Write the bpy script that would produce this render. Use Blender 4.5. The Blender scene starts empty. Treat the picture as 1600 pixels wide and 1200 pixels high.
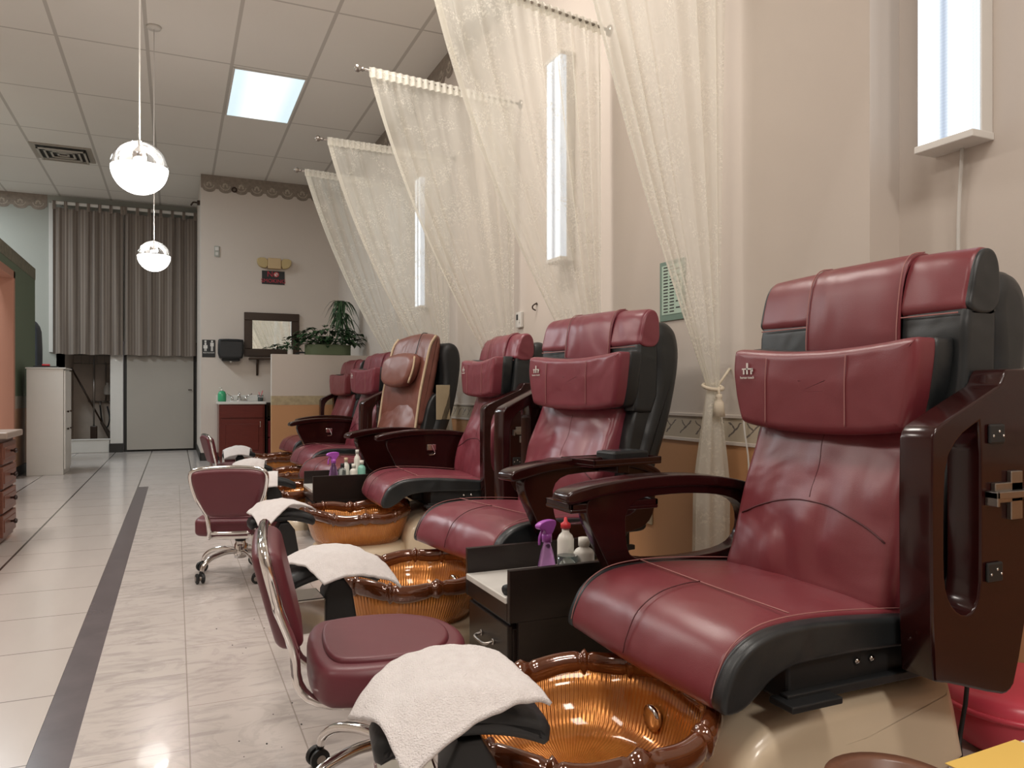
import bpy, bmesh, math, random
from mathutils import Vector, Matrix, noise
random.seed(7)
PI = math.pi
C = bpy.context.scene.collection
# ------------------------------------------------------------------ camera, world, light
F = 1185.0
YAW = math.atan(526 / F)
H = 0.95
cd = bpy.data.cameras.new('camera'); cam = bpy.data.objects.new('camera', cd); C.objects.link(cam)
cam.location = (0, 0, H); cam.rotation_euler = (PI / 2, 0, -YAW)
cd.sensor_width = 36; cd.lens = F / 1600 * 36; cd.shift_y = 12 / 1600; cd.clip_start = 0.02
bpy.context.scene.camera = cam
vs = bpy.context.scene.view_settings
vs.view_transform = 'Standard'; vs.look = 'None'; vs.exposure = -0.04; vs.gamma = 1; vs.use_curve_mapping = False
w = bpy.data.worlds.new('world'); bpy.context.scene.world = w; w.use_nodes = True
w.node_tree.nodes['Background'].inputs[0].default_value = (0.9, 0.9, 1, 1)
w.node_tree.nodes['Background'].inputs[1].default_value = 0.3

CEIL = 3.94
def area(name, loc, sx, sy, power, col=(1, 0.95, 0.88), rot=(0, 0, 0), spread=PI):
    l = bpy.data.lights.new(name, 'AREA'); l.shape = 'RECTANGLE'; l.size = sx; l.size_y = sy
    l.energy = power; l.color = col; l.spread = spread
    o = bpy.data.objects.new(name, l); C.objects.link(o); o.location = loc; o.rotation_euler = rot
    return o
WARM = (1.0, 0.925, 0.85)
TROFFER_AND_FILL = [(0.82, 8.07, 0), (0.82, 4.05, 66), (0.82, 0.03, 50), (-1.96, 1.4, 50), (-1.96, 5.4, 68), (0.82, -2.65, 95), (-1.96, 9.4, 100), (-3.3, 12.1, 60)]  # first is the visible troffer; the others are unseen lights added as fill
for tx, ty, tp in TROFFER_AND_FILL:
    if not tp: continue
    area('unseen_fill_lamp', (tx, ty, CEIL - 0.03), 0.6, 1.2, tp, WARM if ty < 8 else (0.86, 0.95, 1))  # added fill light out of view, no fixture modelled

# ------------------------------------------------------------------ mesh helpers
def link(name, me, mat=None, parent=None, smooth=True):
    o = bpy.data.objects.new(name, me); C.objects.link(o)
    if mat is not None:
        if isinstance(mat, (list, tuple)):
            for m in mat: me.materials.append(m)
        else: me.materials.append(mat)
    if parent is not None: o.parent = parent
    if smooth:
        for p in me.polygons: p.use_smooth = True
    return o

def finish(bm, name, mat, parent=None, smooth=True, sharp=None):
    bmesh.ops.recalc_face_normals(bm, faces=bm.faces[:])
    if sharp is not None:
        for e in bm.edges:
            if len(e.link_faces) == 2 and e.calc_face_angle(0) > math.radians(sharp): e.smooth = False
    me = bpy.data.meshes.new(name); bm.to_mesh(me); bm.free()
    return link(name, me, mat, parent, smooth)

def box(bm, a, b, bev=0.0, M=None, mi=0):
    g = bmesh.new()
    r = bmesh.ops.create_cube(g, size=1)
    for v in g.verts:
        v.co = Vector(((a[0] + b[0]) / 2 + v.co.x * (b[0] - a[0]), (a[1] + b[1]) / 2 + v.co.y * (b[1] - a[1]), (a[2] + b[2]) / 2 + v.co.z * (b[2] - a[2])))
    if bev > 0: bmesh.ops.bevel(g, geom=g.edges[:], offset=bev, segments=2, profile=0.5, affect='EDGES')
    merge(bm, g, M, mi)

def merge(bm, g, M=None, mi=0):
    mp = {}
    for v in g.verts:
        mp[v] = bm.verts.new(M @ v.co if M is not None else v.co)
    for f in g.faces:
        try:
            nf = bm.faces.new([mp[v] for v in f.verts]); nf.material_index = mi if mi else f.material_index
        except ValueError: pass
    g.free()

def chaikin(pts, k=2, closed=True):
    for _ in range(k):
        out = []
        n = len(pts)
        rng = range(n) if closed else range(n - 1)
        if not closed: out.append(pts[0])
        for i in rng:
            p = pts[i]; q = pts[(i + 1) % n]
            out.append(tuple(p[j] * .75 + q[j] * .25 for j in range(len(p))))
            out.append(tuple(p[j] * .25 + q[j] * .75 for j in range(len(p))))
        if not closed: out.append(pts[-1])
        pts = out
    return pts

def offset2(pts, d):
    n = len(pts); A = sum(pts[i][0] * pts[(i + 1) % n][1] - pts[(i + 1) % n][0] * pts[i][1] for i in range(n))
    s = 1 if A > 0 else -1
    out = []
    for i in range(n):
        p0 = pts[i - 1]; p1 = pts[i]; p2 = pts[(i + 1) % n]
        def nrm(a, b):
            dx, dy = b[0] - a[0], b[1] - a[1]; l = math.hypot(dx, dy) or 1e-9
            return (-dy / l * s, dx / l * s)
        a = nrm(p0, p1); b = nrm(p1, p2)
        m = (a[0] + b[0], a[1] + b[1]); l = math.hypot(*m) or 1e-9
        m = (m[0] / l, m[1] / l)
        out.append((p1[0] + m[0] * d, p1[1] + m[1] * d))   # inward for d > 0
    return out

def loft(bm, prof, w0, w1, r=0.02, k=2, seg=6, axis='y', bulge=0.0, fn=None, star=False, M=None):
    """closed 2D profile extruded with rounded ends"""
    g = bmesh.new()
    P = chaikin(prof, k) if k else prof
    rings = []
    NR = 4 if r > 0 else 0
    seq = []
    for i in range(NR): 
        th = PI / 2 * i / NR; seq.append((w0 + r * (1 - math.cos(th)), r * (1 - math.sin(th))))
    for i in range(seg + 1):
        seq.append((w0 + r + (w1 - w0 - 2 * r) * i / seg, 0))
    for i in reversed(range(NR)):
        th = PI / 2 * i / NR; seq.append((w1 - r * (1 - math.cos(th)), r * (1 - math.sin(th))))
    for (wv, ins) in seq:
        u = (wv - w0) / (w1 - w0)
        off = ins - bulge * (1 - (2 * u - 1) ** 2)
        Q = offset2(P, off) if abs(off) > 1e-7 else P
        ring = []
        for (a, b) in Q:
            co = (a, wv, b) if axis == 'y' else ((wv, a, b) if axis == 'x' else (a, b, wv))
            if fn: co = fn(*co)
            ring.append(g.verts.new(co))
        rings.append(ring)
    n = len(P)
    for i in range(len(rings) - 1):
        for j in range(n):
            g.faces.new((rings[i][j], rings[i][(j + 1) % n], rings[i + 1][(j + 1) % n], rings[i + 1][j]))
    for R0 in (rings[0], rings[-1]):
        co = [v.co.copy() for v in R0]; cen = sum(co, Vector()) / n
        if star:
            prev = R0
            for q in (.93, .8, .6, .38, .16):
                cur = [g.verts.new(cen + (c_ - cen) * q) for c_ in co]
                for j in range(n): g.faces.new((prev[j], prev[(j + 1) % n], cur[(j + 1) % n], cur[j]))
                prev = cur
            g.faces.new(prev)
        else:
            if r > 0:
                w_ = seq[0][0] if R0 is rings[0] else seq[-1][0]
                Q = offset2(P, r + min(r * .3, .004)); cur = []
                for (a, b) in Q:
                    c_ = (a, w_, b) if axis == 'y' else ((w_, a, b) if axis == 'x' else (a, b, w_))
                    if fn: c_ = fn(*c_)
                    cur.append(g.verts.new(c_))
                for j in range(n): g.faces.new((R0[j], R0[(j + 1) % n], cur[(j + 1) % n], cur[j]))
                R0 = cur
            g.faces.new(R0)
    merge(bm, g, M)

def Loft(name, mat, parent, prof, w0, w1, **kw):
    sh = kw.pop('sharp', 50)
    bm = bmesh.new(); loft(bm, prof, w0, w1, **kw)
    return finish(bm, name, mat, parent, True, sh)

def catmull(pts, m=6):
    if len(pts) < 3: return [Vector(p) for p in pts]
    P = [Vector(p) for p in pts]; P = [P[0] * 2 - P[1]] + P + [P[-1] * 2 - P[-2]]
    out = []
    for i in range(1, len(P) - 2):
        for s in range(m):
            t = s / m; a, b, c, d = P[i - 1], P[i], P[i + 1], P[i + 2]
            out.append(0.5 * ((2 * b) + (-a + c) * t + (2 * a - 5 * b + 4 * c - d) * t * t + (-a + 3 * b - 3 * c + d) * t ** 3))
    out.append(P[-2]); return out

def tube(bm, pts, r, n=8, smooth=5, closed=False, M=None, sq=None):
    P = catmull(pts, smooth) if smooth and not closed else [Vector(p) for p in pts]
    g = bmesh.new(); rings = []; up = None; N = len(P)
    for i, p in enumerate(P):
        a = P[i - 1] if (i > 0 or closed) else P[0]; b = P[(i + 1) % N] if (i < N - 1 or closed) else P[-1]
        t = (b - a).normalized()
        if up is None: up = t.orthogonal().normalized()
        up = (up - t * up.dot(t)); up = up.normalized() if up.length > 1e-6 else t.orthogonal().normalized()
        s = t.cross(up)
        rr = r(i / (N - 1)) if callable(r) else r
        rings.append([g.verts.new(p + up * rr * math.cos(2 * PI * j / n) + s * rr * math.sin(2 * PI * j / n)) for j in range(n)])
    for i in range(N - 1 + (1 if closed else 0)):
        A = rings[i]; B = rings[(i + 1) % N]
        for j in range(n): g.faces.new((A[j], A[(j + 1) % n], B[(j + 1) % n], B[j]))
    if not closed:
        g.faces.new(rings[0][::-1]); g.faces.new(rings[-1])
    merge(bm, g, M)

def lathe(bm, prof, c=(0, 0, 0), n=24, M=None, sx=1, sy=1):
    g = bmesh.new(); rings = []
    for (r, z) in prof:
        if r < 1e-6: rings.append([g.verts.new((c[0], c[1], c[2] + z))])
        else: rings.append([g.verts.new((c[0] + sx * r * math.cos(2 * PI * j / n), c[1] + sy * r * math.sin(2 * PI * j / n), c[2] + z)) for j in range(n)])
    for A, B in zip(rings, rings[1:]):
        for j in range(n):
            a0 = A[j % len(A)]; a1 = A[(j + 1) % len(A)]; b0 = B[j % len(B)]; b1 = B[(j + 1) % len(B)]
            vs_ = []
            for v in (a0, a1, b1, b0):
                if v not in vs_: vs_.append(v)
            if len(vs_) > 2: g.faces.new(vs_)
    if len(rings[0]) > 1: g.faces.new(rings[0][::-1])
    if len(rings[-1]) > 1: g.faces.new(rings[-1])
    merge(bm, g, M)

def panel(name, mat, parent, outer, holes, w0, w1, bev=0.004, k=2, axis='y'):
    """flat shape with holes in the XZ plane, thickness w0..w1 along Y (axis='y') or YZ plane along X"""
    cu = bpy.data.curves.new(name, 'CURVE'); cu.dimensions = '2D'; cu.fill_mode = 'BOTH'
    th = abs(w1 - w0) / 2; cu.extrude = max(th - bev, 0); cu.bevel_depth = bev; cu.bevel_resolution = 2; cu.offset = -bev
    for lp in [outer] + holes:
        P = chaikin(lp, k) if k else lp
        sp = cu.splines.new('POLY'); sp.points.add(len(P) - 1); sp.use_cyclic_u = True
        for i, p in enumerate(P): sp.points[i].co = (p[0], p[1], 0, 1)
    o = bpy.data.objects.new(name + '_c', cu); C.objects.link(o)
    bpy.context.view_layer.update()
    me = bpy.data.meshes.new_from_object(o.evaluated_get(bpy.context.evaluated_depsgraph_get()))
    bpy.data.objects.remove(o); bpy.data.curves.remove(cu)
    m = (w0 + w1) / 2
    for v in me.vertices:
        a, b, c_ = v.co
        v.co = (a, m + c_, b) if axis == 'y' else (m + c_, a, b)
    me.materials.clear()
    me.update()
    o = link(name, me, mat, parent, False)
    bm = bmesh.new(); bm.from_mesh(me); bmesh.ops.remove_doubles(bm, verts=bm.verts, dist=1e-5); bmesh.ops.recalc_face_normals(bm, faces=bm.faces); bm.to_mesh(me); bm.free()
    return o

def text(name, s, size, mat, parent, M, ext=0.0004, align='CENTER'):
    cu = bpy.data.curves.new(name, 'FONT'); cu.body = s; cu.size = size; cu.extrude = ext; cu.align_x = align; cu.align_y = 'CENTER'; cu.resolution_u = 3
    o = bpy.data.objects.new(name + '_c', cu); C.objects.link(o); bpy.context.view_layer.update()
    me = bpy.data.meshes.new_from_object(o.evaluated_get(bpy.context.evaluated_depsgraph_get()))
    bpy.data.objects.remove(o); bpy.data.curves.remove(cu)
    me.transform(M); me.materials.clear()
    return link(name, me, mat, parent, False)

def FACE(loc, facing):
    """matrix putting text (xy plane) at loc, readable when looked at from the 'facing' side"""
    z = Vector(facing).normalized(); x = Vector((0, 0, 1)).cross(z).normalized(); y = z.cross(x)
    return Matrix(((x.x, y.x, z.x, loc[0]), (x.y, y.y, z.y, loc[1]), (x.z, y.z, z.z, loc[2]), (0, 0, 0, 1)))

def tag(o, label, cat, group=None):
    o['label'] = label; o['category'] = cat
    if group: o['group'] = group
    return o
def thing(name, label, cat, loc=(0, 0, 0), rz=0, group=None):
    o = bpy.data.objects.new(name, None); C.objects.link(o); o.empty_display_size = 0.05
    o.location = loc; o.rotation_euler = (0, 0, rz)
    return tag(o, label, cat, group)
def struct(name, bm, mat, smooth=False):
    o = finish(bm, name, mat, None, smooth); o['kind'] = 'structure'; return o

# ------------------------------------------------------------------ materials
class NT:
    def __init__(s, name):
        s.m = bpy.data.materials.new(name); s.m.use_nodes = True; s.t = s.m.node_tree; s.N = s.t.nodes; s.L = s.t.links
        s.b = s.N['Principled BSDF']; s.out = s.N['Material Output']; s.tc = s.N.new('ShaderNodeTexCoord')
    def n(s, t, **kw):
        x = s.N.new(t)
        for k, v in kw.items(): setattr(x, k, v)
        return x
    def put(s, node, sock, v):
        i = node.inputs[sock]
        if hasattr(v, 'is_output') or isinstance(v, bpy.types.NodeSocket): s.L.new(v, i)
        else: i.default_value = v
    def math(s, op, a, b=0.0, c=0.0):
        x = s.n('ShaderNodeMath', operation=op); s.put(x, 0, a); s.put(x, 1, b); s.put(x, 2, c); return x.outputs[0]
    def sep(s, v=None):
        x = s.n('ShaderNodeSeparateXYZ'); s.L.new(v if v is not None else s.tc.outputs['Object'], x.inputs[0]); return x.outputs
    def mapv(s, scale=(1, 1, 1), rot=(0, 0, 0), loc=(0, 0, 0)):
        x = s.n('ShaderNodeMapping'); s.L.new(s.tc.outputs['Object'], x.inputs[0]); x.inputs['Scale'].default_value = scale; x.inputs['Rotation'].default_value = rot; x.inputs['Location'].default_value = loc; return x.outputs[0]
    def noise(s, scale=5, detail=3, vec=None, rough=.5, dist=0):
        x = s.n('ShaderNodeTexNoise'); x.inputs['Scale'].default_value = scale; x.inputs['Detail'].default_value = detail; x.inputs['Roughness'].default_value = rough; x.inputs['Distortion'].default_value = dist
        s.L.new(vec if vec is not None else s.tc.outputs['Object'], x.inputs['Vector']); return x.outputs['Fac']
    def mix(s, f, a, b):
        x = s.n('ShaderNodeMix', data_type='RGBA'); s.put(x, 0, f)
        for i, v in ((6, a), (7, b)):
            if isinstance(v, tuple): v = (*v, 1) if len(v) == 3 else v
            s.put(x, i, v)
        return x.outputs[2]
    def ramp(s, f, *st):
        x = s.n('ShaderNodeValToRGB'); s.L.new(f, x.inputs[0]); e = x.color_ramp.elements
        while len(e) < len(st): e.new(0.5)
        for i, (p, v) in enumerate(st):
            e[i].position = p; e[i].color = (v, v, v, 1) if not isinstance(v, tuple) else (*v, 1)
        return x.outputs[0]
    def bump(s, h, strength=.3, dist=.01, normal=None):
        x = s.n('ShaderNodeBump'); x.inputs['Strength'].default_value = strength; x.inputs['Distance'].default_value = dist; s.L.new(h, x.inputs['Height'])
        if normal is not None: s.L.new(normal, x.inputs['Normal'])
        s.L.new(x.outputs[0], s.b.inputs['Normal']); return x.outputs[0]
    def p(s, **kw):
        nm = dict(col='Base Color', rough='Roughness', metal='Metallic', coat='Coat Weight', coatr='Coat Roughness', trans='Transmission Weight', ior='IOR', sheen='Sheen Weight', em='Emission Color', ems='Emission Strength', alpha='Alpha', sss='Subsurface Weight', spec='Specular IOR Level')
        for k, v in kw.items():
            if isinstance(v, tuple) and len(v) == 3: v = (*v, 1)
            s.put(s.b, nm[k], v)
        return s

def simple(name, col, rough=.5, metal=0, var=0.0, vs_=8, bump=0.0, bs=60, **kw):
    m = NT(name); m.p(rough=rough, metal=metal, **kw)
    if var: m.p(col=m.mix(m.noise(vs_, 4), tuple(c * (1 - var) for c in col), tuple(min(1, c * (1 + var)) for c in col)))
    else: m.p(col=col)
    if bump: m.bump(m.noise(bs, 4), bump, .004)
    return m.m

def leather(name, col, rough=.36, wr=.55):
    m = NT(name)
    a = m.noise(3.2, 2, dist=.8); b = m.noise(420, 2)
    m.p(col=m.mix(m.noise(4, 3), tuple(c * .86 for c in col), tuple(c * 1.12 for c in col)), rough=rough, coat=.12, coatr=.35)
    n1 = m.bump(a, wr, .03); m.bump(b, .12, .002, n1)
    return m.m
M_red = leather('burgundy_leather', (0.170, 0.027, 0.035))
M_red2 = leather('burgundy_leather_creased', (0.195, 0.036, 0.052), .33, .9)
M_brown = leather('brown_leather', (0.19, 0.068, 0.050), .4, .7)
M_char = leather('charcoal_leather', (0.013, 0.0155, 0.017), .42, .8)
M_stool = leather('maroon_vinyl', (0.125, 0.022, 0.032), .45, .1)
M_cream = simple('cream_piping', (0.55, 0.42, 0.28), .6)
M_tan = simple('tan_fabric', (0.42, 0.34, 0.22), .7, var=.1, bump=.2)
M_stitch = simple('pale_stitching', (0.33, 0.14, 0.13), .7)
M_seam = simple('dark_seam', (0.07, 0.01, 0.014), .6)
M_black = simple('black_plastic', (0.012, 0.013, 0.014), .5)
M_rubber = simple('black_rubber_pad', (0.012, 0.014, 0.016), .5, bump=.2, bs=80)
M_chrome = simple('chrome', (0.75, 0.73, 0.71), .1, 1)
M_steel = simple('brushed_steel', (0.36, 0.33, 0.30), .34, 1)
def woodm(name, c1, c2, rough=.16, coat=.8, sc=(2, 2, 14)):
    m = NT(name); f = m.noise(3, 5, m.mapv(sc), dist=1.2)
    m.p(col=m.mix(f, c1, c2), rough=rough, coat=coat, coatr=.08, spec=.35); return m.m
M_wood = woodm('mahogany_lacquer', (0.013, 0.0022, 0.0022), (0.030, 0.0050, 0.0042), .2, .2)
M_espresso = woodm('espresso_laminate', (0.010, 0.006, 0.005), (0.018, 0.011, 0.009), .35, .1)
M_cherry = woodm('cherry_cabinet', (0.10, 0.018, 0.014), (0.15, 0.028, 0.02), .31, .2)
M_desk = woodm('reddish_desk_wood', (0.13, 0.048, 0.03), (0.19, 0.075, 0.05), .4, .1)
M_frame = woodm('dark_walnut', (0.028, 0.014, 0.008), (0.05, 0.027, 0.015), .4, .1)
M_beige = simple('beige_gelcoat', (0.74, 0.61, 0.44), .3, var=.06, vs_=3, coat=.3)
M_wall = simple('beige_wall_paint', (0.60, 0.535, 0.475), .75, var=.04, vs_=1.2, bump=.05, bs=90)
M_wall2 = simple('grey_wall_paint', (0.36, 0.37, 0.33), .75, var=.04, vs_=2)
M_orange = simple('peach_wainscot_paint', (0.52, 0.27, 0.125), .6, var=.08, vs_=2)
M_green = simple('green_wall_paint', (0.14, 0.185, 0.125), .7, var=.1, vs_=2)
M_salmon = simple('salmon_paint', (0.48, 0.235, 0.165), .6)
M_white = simple('white_paint', (0.62, 0.60, 0.56), .5, var=.04)
M_doorp = simple('grey_door_paint', (0.34, 0.31, 0.27), .55, var=.06, vs_=2)
M_whiteg = simple('white_laminate', (0.68, 0.66, 0.62), .3, var=.03)
M_marbtop = simple('marbled_counter', (0.66, 0.64, 0.60), .25, var=.14, vs_=12)
M_base = simple('dark_baseboard', (0.018, 0.016, 0.013), .5)
M_redplastic = simple('red_plastic', (0.70, 0.075, 0.115), .3, var=.15, vs_=6)

def mk_tub():
    m = NT('amber_basin_inside'); s = m.sep(); 
    ang = m.math('ARCTAN2', s[1], s[0]); 
    rib = m.math('SINE', m.math('MULTIPLY', ang, 150)); nz = m.noise(26, 3, m.mapv((1, 1, .25)))
    m.p(col=m.mix(nz, (0.42, 0.13, 0.022), (0.62, 0.26, 0.055)), rough=.24, metal=.55, coat=.6, coatr=.06)
    h = m.math('ADD', m.math('MULTIPLY', rib, .35), nz); m.bump(h, .55, .004); return m.m
M_tub = mk_tub()
def mk_rim():
    m = NT('amber_bamboo_rim'); nz = m.noise(9, 3)
    m.p(col=m.mix(nz, (0.075, 0.020, 0.007), (0.20, 0.055, 0.015)), rough=.1, metal=.15, coat=1, coatr=.03, trans=.25, ior=1.45)
    m.bump(m.noise(22, 2), .2, .005); return m.m
M_rim = mk_rim()

def mk_towel():
    m = NT('white_terry'); m.p(col=m.mix(m.noise(60, 3), (0.72, 0.67, 0.66), (0.86, 0.82, 0.81)), rough=.95, sheen=.4)
    m.bump(m.noise(350, 3), .9, .006); return m.m
M_towel = mk_towel()

def floor_mat(name, kind):
    m = NT(name); s = m.sep()
    def line(c, o, p, wd):
        f = m.math('FRACT', m.math('DIVIDE', m.math('SUBTRACT', c, o), p))
        return m.math('MAXIMUM', m.math('LESS_THAN', f, wd / p / 2), m.math('GREATER_THAN', f, 1 - wd / p / 2))
    if kind == 'marble':
        px, py = .288, .595
        lx = line(s[0], .035, px, .004)
        cell = m.math('FLOOR', m.math('DIVIDE', m.math('SUBTRACT', s[0], .035), px))
        yo = m.math('ADD', s[1], m.math('MULTIPLY', m.math('MODULO', m.math('ABSOLUTE', cell), 2.0), -.0))
        yy = m.math('SUBTRACT', s[1], m.math('MULTIPLY', m.math('ABSOLUTE', m.math('MODULO', m.math('ADD', cell, 101.0), 2.0)), .2975))
        ly = line(yy, 2.19 - .2975 * 0 , py, .0035)
        v = m.noise(2.6, 7, m.mapv((1, 1.4, 1), (0, 0, .75)), .62, 1.6)
        vein = m.ramp(v, (.40, 0.0), (.47, 1.0), (.50, .1), (.62, 0.0))
        v2 = m.noise(1.2, 3)
        base = m.mix(v2, (0.52, 0.465, 0.435), (0.61, 0.56, 0.53))
        st = m.n('ShaderNodeMapping'); 
        v3 = m.noise(5, 5, m.mapv((1, 3.2, 1), (0, 0, -.6)), .6, 1.0)
        streak = m.ramp(v3, (.50, 0.0), (.66, 1.0))
        col = m.mix(m.math('MULTIPLY', vein, .35), base, (0.40, 0.36, 0.34))
        col = m.mix(m.math('MULTIPLY', streak, .6), col, (0.36, 0.325, 0.31))
        col = m.mix(m.math('MULTIPLY', m.math('MAXIMUM', lx, ly), .75), col, (0.30, 0.26, 0.23))
        m.p(col=col, rough=.22, coat=.2)
    elif kind == 'tile':
        lx = line(s[0], -.34, .515, .013); ly = line(s[1], .80, .4875, .006)
        v2 = m.noise(3, 4, m.mapv((3, .7, 1)))
        base = m.mix(v2, (0.52, 0.47, 0.44), (0.57, 0.52, 0.485))
        col = m.mix(m.math('MULTIPLY', ly, .85), base, (0.16, 0.135, 0.12)); col = m.mix(lx, col, (0.05, 0.043, 0.04))
        m.p(col=col, rough=.2, coat=.2)
    else:
        v = m.noise(6, 5, None, .6)
        m.p(col=m.mix(v, (0.085, 0.07, 0.075), (0.15, 0.125, 0.13)), rough=.25)
    m.bump(m.noise(5, 2), .04, .01)
    return m.m

def ceil_mat():
    m = NT('ceiling_tiles'); s = m.sep()
    def line(c, o, p, wd):
        f = m.math('FRACT', m.math('DIVIDE', m.math('SUBTRACT', c, o), p))
        return m.math('MAXIMUM', m.math('LESS_THAN', f, wd / p / 2), m.math('GREATER_THAN', f, 1 - wd / p / 2))
    lx = line(s[0], .4724, .694, .03); ly = line(s[1], 7.37, 1.34, .022)
    base = m.mix(m.noise(.9, 3), (0.70, 0.67, 0.62), (0.76, 0.73, 0.68))
    col = m.mix(m.math('MULTIPLY', m.math('MAXIMUM', lx, ly), .8), base, (0.44, 0.41, 0.37))
    m.p(col=col, rough=.85); m.bump(m.noise(120, 3), .15, .003); return m.m
M_ceil = ceil_mat()

def lace(name, base=.50):
    m = NT(name)
    a = m.noise(7, 2, None, .5, .6); clump = m.ramp(a, (.46, 0.0), (.60, 1.0))
    b = m.noise(85, 3, None, .6, .3); fl = m.ramp(b, (.50, 0.0), (.58, 1.0))
    f = m.math('MULTIPLY', clump, fl)
    vz = m.noise(900, 1)
    al = m.math('ADD', base, m.math('MULTIPLY', f, .22))
    d = m.n('ShaderNodeBsdfDiffuse'); d.inputs[0].default_value = (0.86, 0.84, 0.765, 1)
    tl = m.n('ShaderNodeBsdfTranslucent'); tl.inputs[0].default_value = (0.88, 0.86, 0.78, 1)
    mx = m.n('ShaderNodeMixShader'); mx.inputs[0].default_value = .5; m.L.new(d.outputs[0], mx.inputs[1]); m.L.new(tl.outputs[0], mx.inputs[2])
    tr = m.n('ShaderNodeBsdfTransparent'); m2 = m.n('ShaderNodeMixShader'); m.L.new(al, m2.inputs[0]); m.L.new(tr.outputs[0], m2.inputs[1]); m.L.new(mx.outputs[0], m2.inputs[2])
    m.L.new(m2.outputs[0], m.out.inputs[0]); return m.m
M_lace = lace('sheer_lace', .58)
M_hem = lace('sheer_hem', .78)

def emit(name, col, st):
    m = NT(name); m.p(col=(0.8, 0.8, 0.8), em=col, ems=st); return m.m
def glass(name, col, rough=.05):
    m = NT(name); m.p(col=col, rough=rough, trans=.9, ior=1.4); return m.m

# ------------------------------------------------------------------ setting
FAR = 13.4; XW = 2.2; XR = 2.345
bm = bmesh.new(); box(bm, (-4.6, -4, -.1), (-.345, 8.42, 0)); box(bm, (-4.6, 8.42, -.1), (2.5, 15.2, 0)); struct('floor', bm, floor_mat('beige_floor_tile', 'tile'))
bm = bmesh.new(); box(bm, (-.245, -4, -.1), (2.5, 8.42, 0)); struct('floor', bm, floor_mat('white_marble_tile', 'marble'))
bm = bmesh.new(); box(bm, (-.345, -4, -.1), (-.245, 8.42, 0)); struct('floor', bm, floor_mat('dark_border_tile', 'dark'))
bm = bmesh.new(); box(bm, (-4.6, -4, CEIL), (2.5, 15.2, CEIL + .1)); struct('ceiling', bm, M_ceil)
# right wall: recessed near the camera, then proud
ZO = .73
def border_mat():
    m = NT('printed_wallpaper_border'); s = m.sep()
    a = m.math('MULTIPLY', s[1], 1 / .115); fr = m.math('SUBTRACT', m.math('FRACT', a), .5)
    zz = m.math('MULTIPLY', m.math('SUBTRACT', s[2], .785), 1 / .04)
    nz = m.math('MULTIPLY', m.math('SUBTRACT', m.noise(22, 2), .5), .9)
    # sprigs: a slanted curved stroke in each repeat with small twigs
    st1 = m.math('LESS_THAN', m.math('ABSOLUTE', m.math('SUBTRACT', m.math('ADD', zz, nz), m.math('MULTIPLY', fr, -2.2))), .13)
    st2 = m.math('LESS_THAN', m.math('ABSOLUTE', m.math('SUBTRACT', m.math('ADD', zz, m.math('MULTIPLY', nz, 1.6)), m.math('MULTIPLY', fr, 2.6))), .12)
    inside = m.math('LESS_THAN', m.math('ABSOLUTE', zz), .8)
    win = m.math('LESS_THAN', m.math('ABSOLUTE', fr), .38)
    f = m.math('MULTIPLY', m.math('MULTIPLY', m.math('MAXIMUM', st1, m.math('MULTIPLY', st2, m.math('GREATER_THAN', fr, .02))), inside), win)
    m.p(col=m.mix(m.math('MULTIPLY', f, .8), (0.50, 0.43, 0.33), (0.07, 0.055, 0.06)), rough=.6); return m.m
M_border = border_mat()
bm = bmesh.new(); box(bm, (XR, -4, ZO), (XR + .1, 1.9, CEIL)); box(bm, (XW, 1.9, ZO), (XR + .1, 15.2, CEIL)); struct('wall_right', bm, M_wall)
bm = bmesh.new(); box(bm, (XR, -4, 0), (XR + .1, 1.9, ZO)); box(bm, (XW, 1.9, 0), (XR + .1, 15.2, ZO)); struct('wall_right', bm, M_orange)
bm = bmesh.new(); box(bm, (XW - .004, 1.9, ZO), (XW, 9.3, .835)); box(bm, (XR - .004, -4, ZO), (XR, 1.9, .835)); struct('trim_1', bm, M_border)
bm = bmesh.new(); box(bm, (XW - .010, 1.895, .835), (XW, 9.3, .85), .002); box(bm, (XW - .008, 1.895, ZO - .012), (XW, 9.3, ZO + .004), .002); box(bm, (XR - .01, -4, .835), (XR, 1.9, .85), .002); struct('trim_2', bm, M_wall)
# closing walls behind and left of the camera
bm = bmesh.new(); box(bm, (-4.7, -4, 0), (-4.6, 15.2, CEIL)); struct('wall_left', bm, M_wall)
bm = bmesh.new(); box(bm, (-4.7, -4.1, 0), (2.45, -4, CEIL)); struct('wall_back', bm, simple('darkened_storefront_wall', (.22, .19, .17), .6))  # unseen wall, colour darkened to keep reflections in the wood dim
# partition with sink (front face y=PY)
PY = 11.25; PX = .32
bm = bmesh.new(); box(bm, (PX, PY, 0), (XW + .1, FAR + 1.8, CEIL)); struct('wall_front', bm, M_wall)
bm = bmesh.new(); box(bm, (PX - .012, PY - .012, 0), (1.0, PY, .11), .003); box(bm, (PX - .012, PY - .012, 0), (PX, FAR, .11), .003); struct('baseboard_front', bm, M_base)
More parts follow.
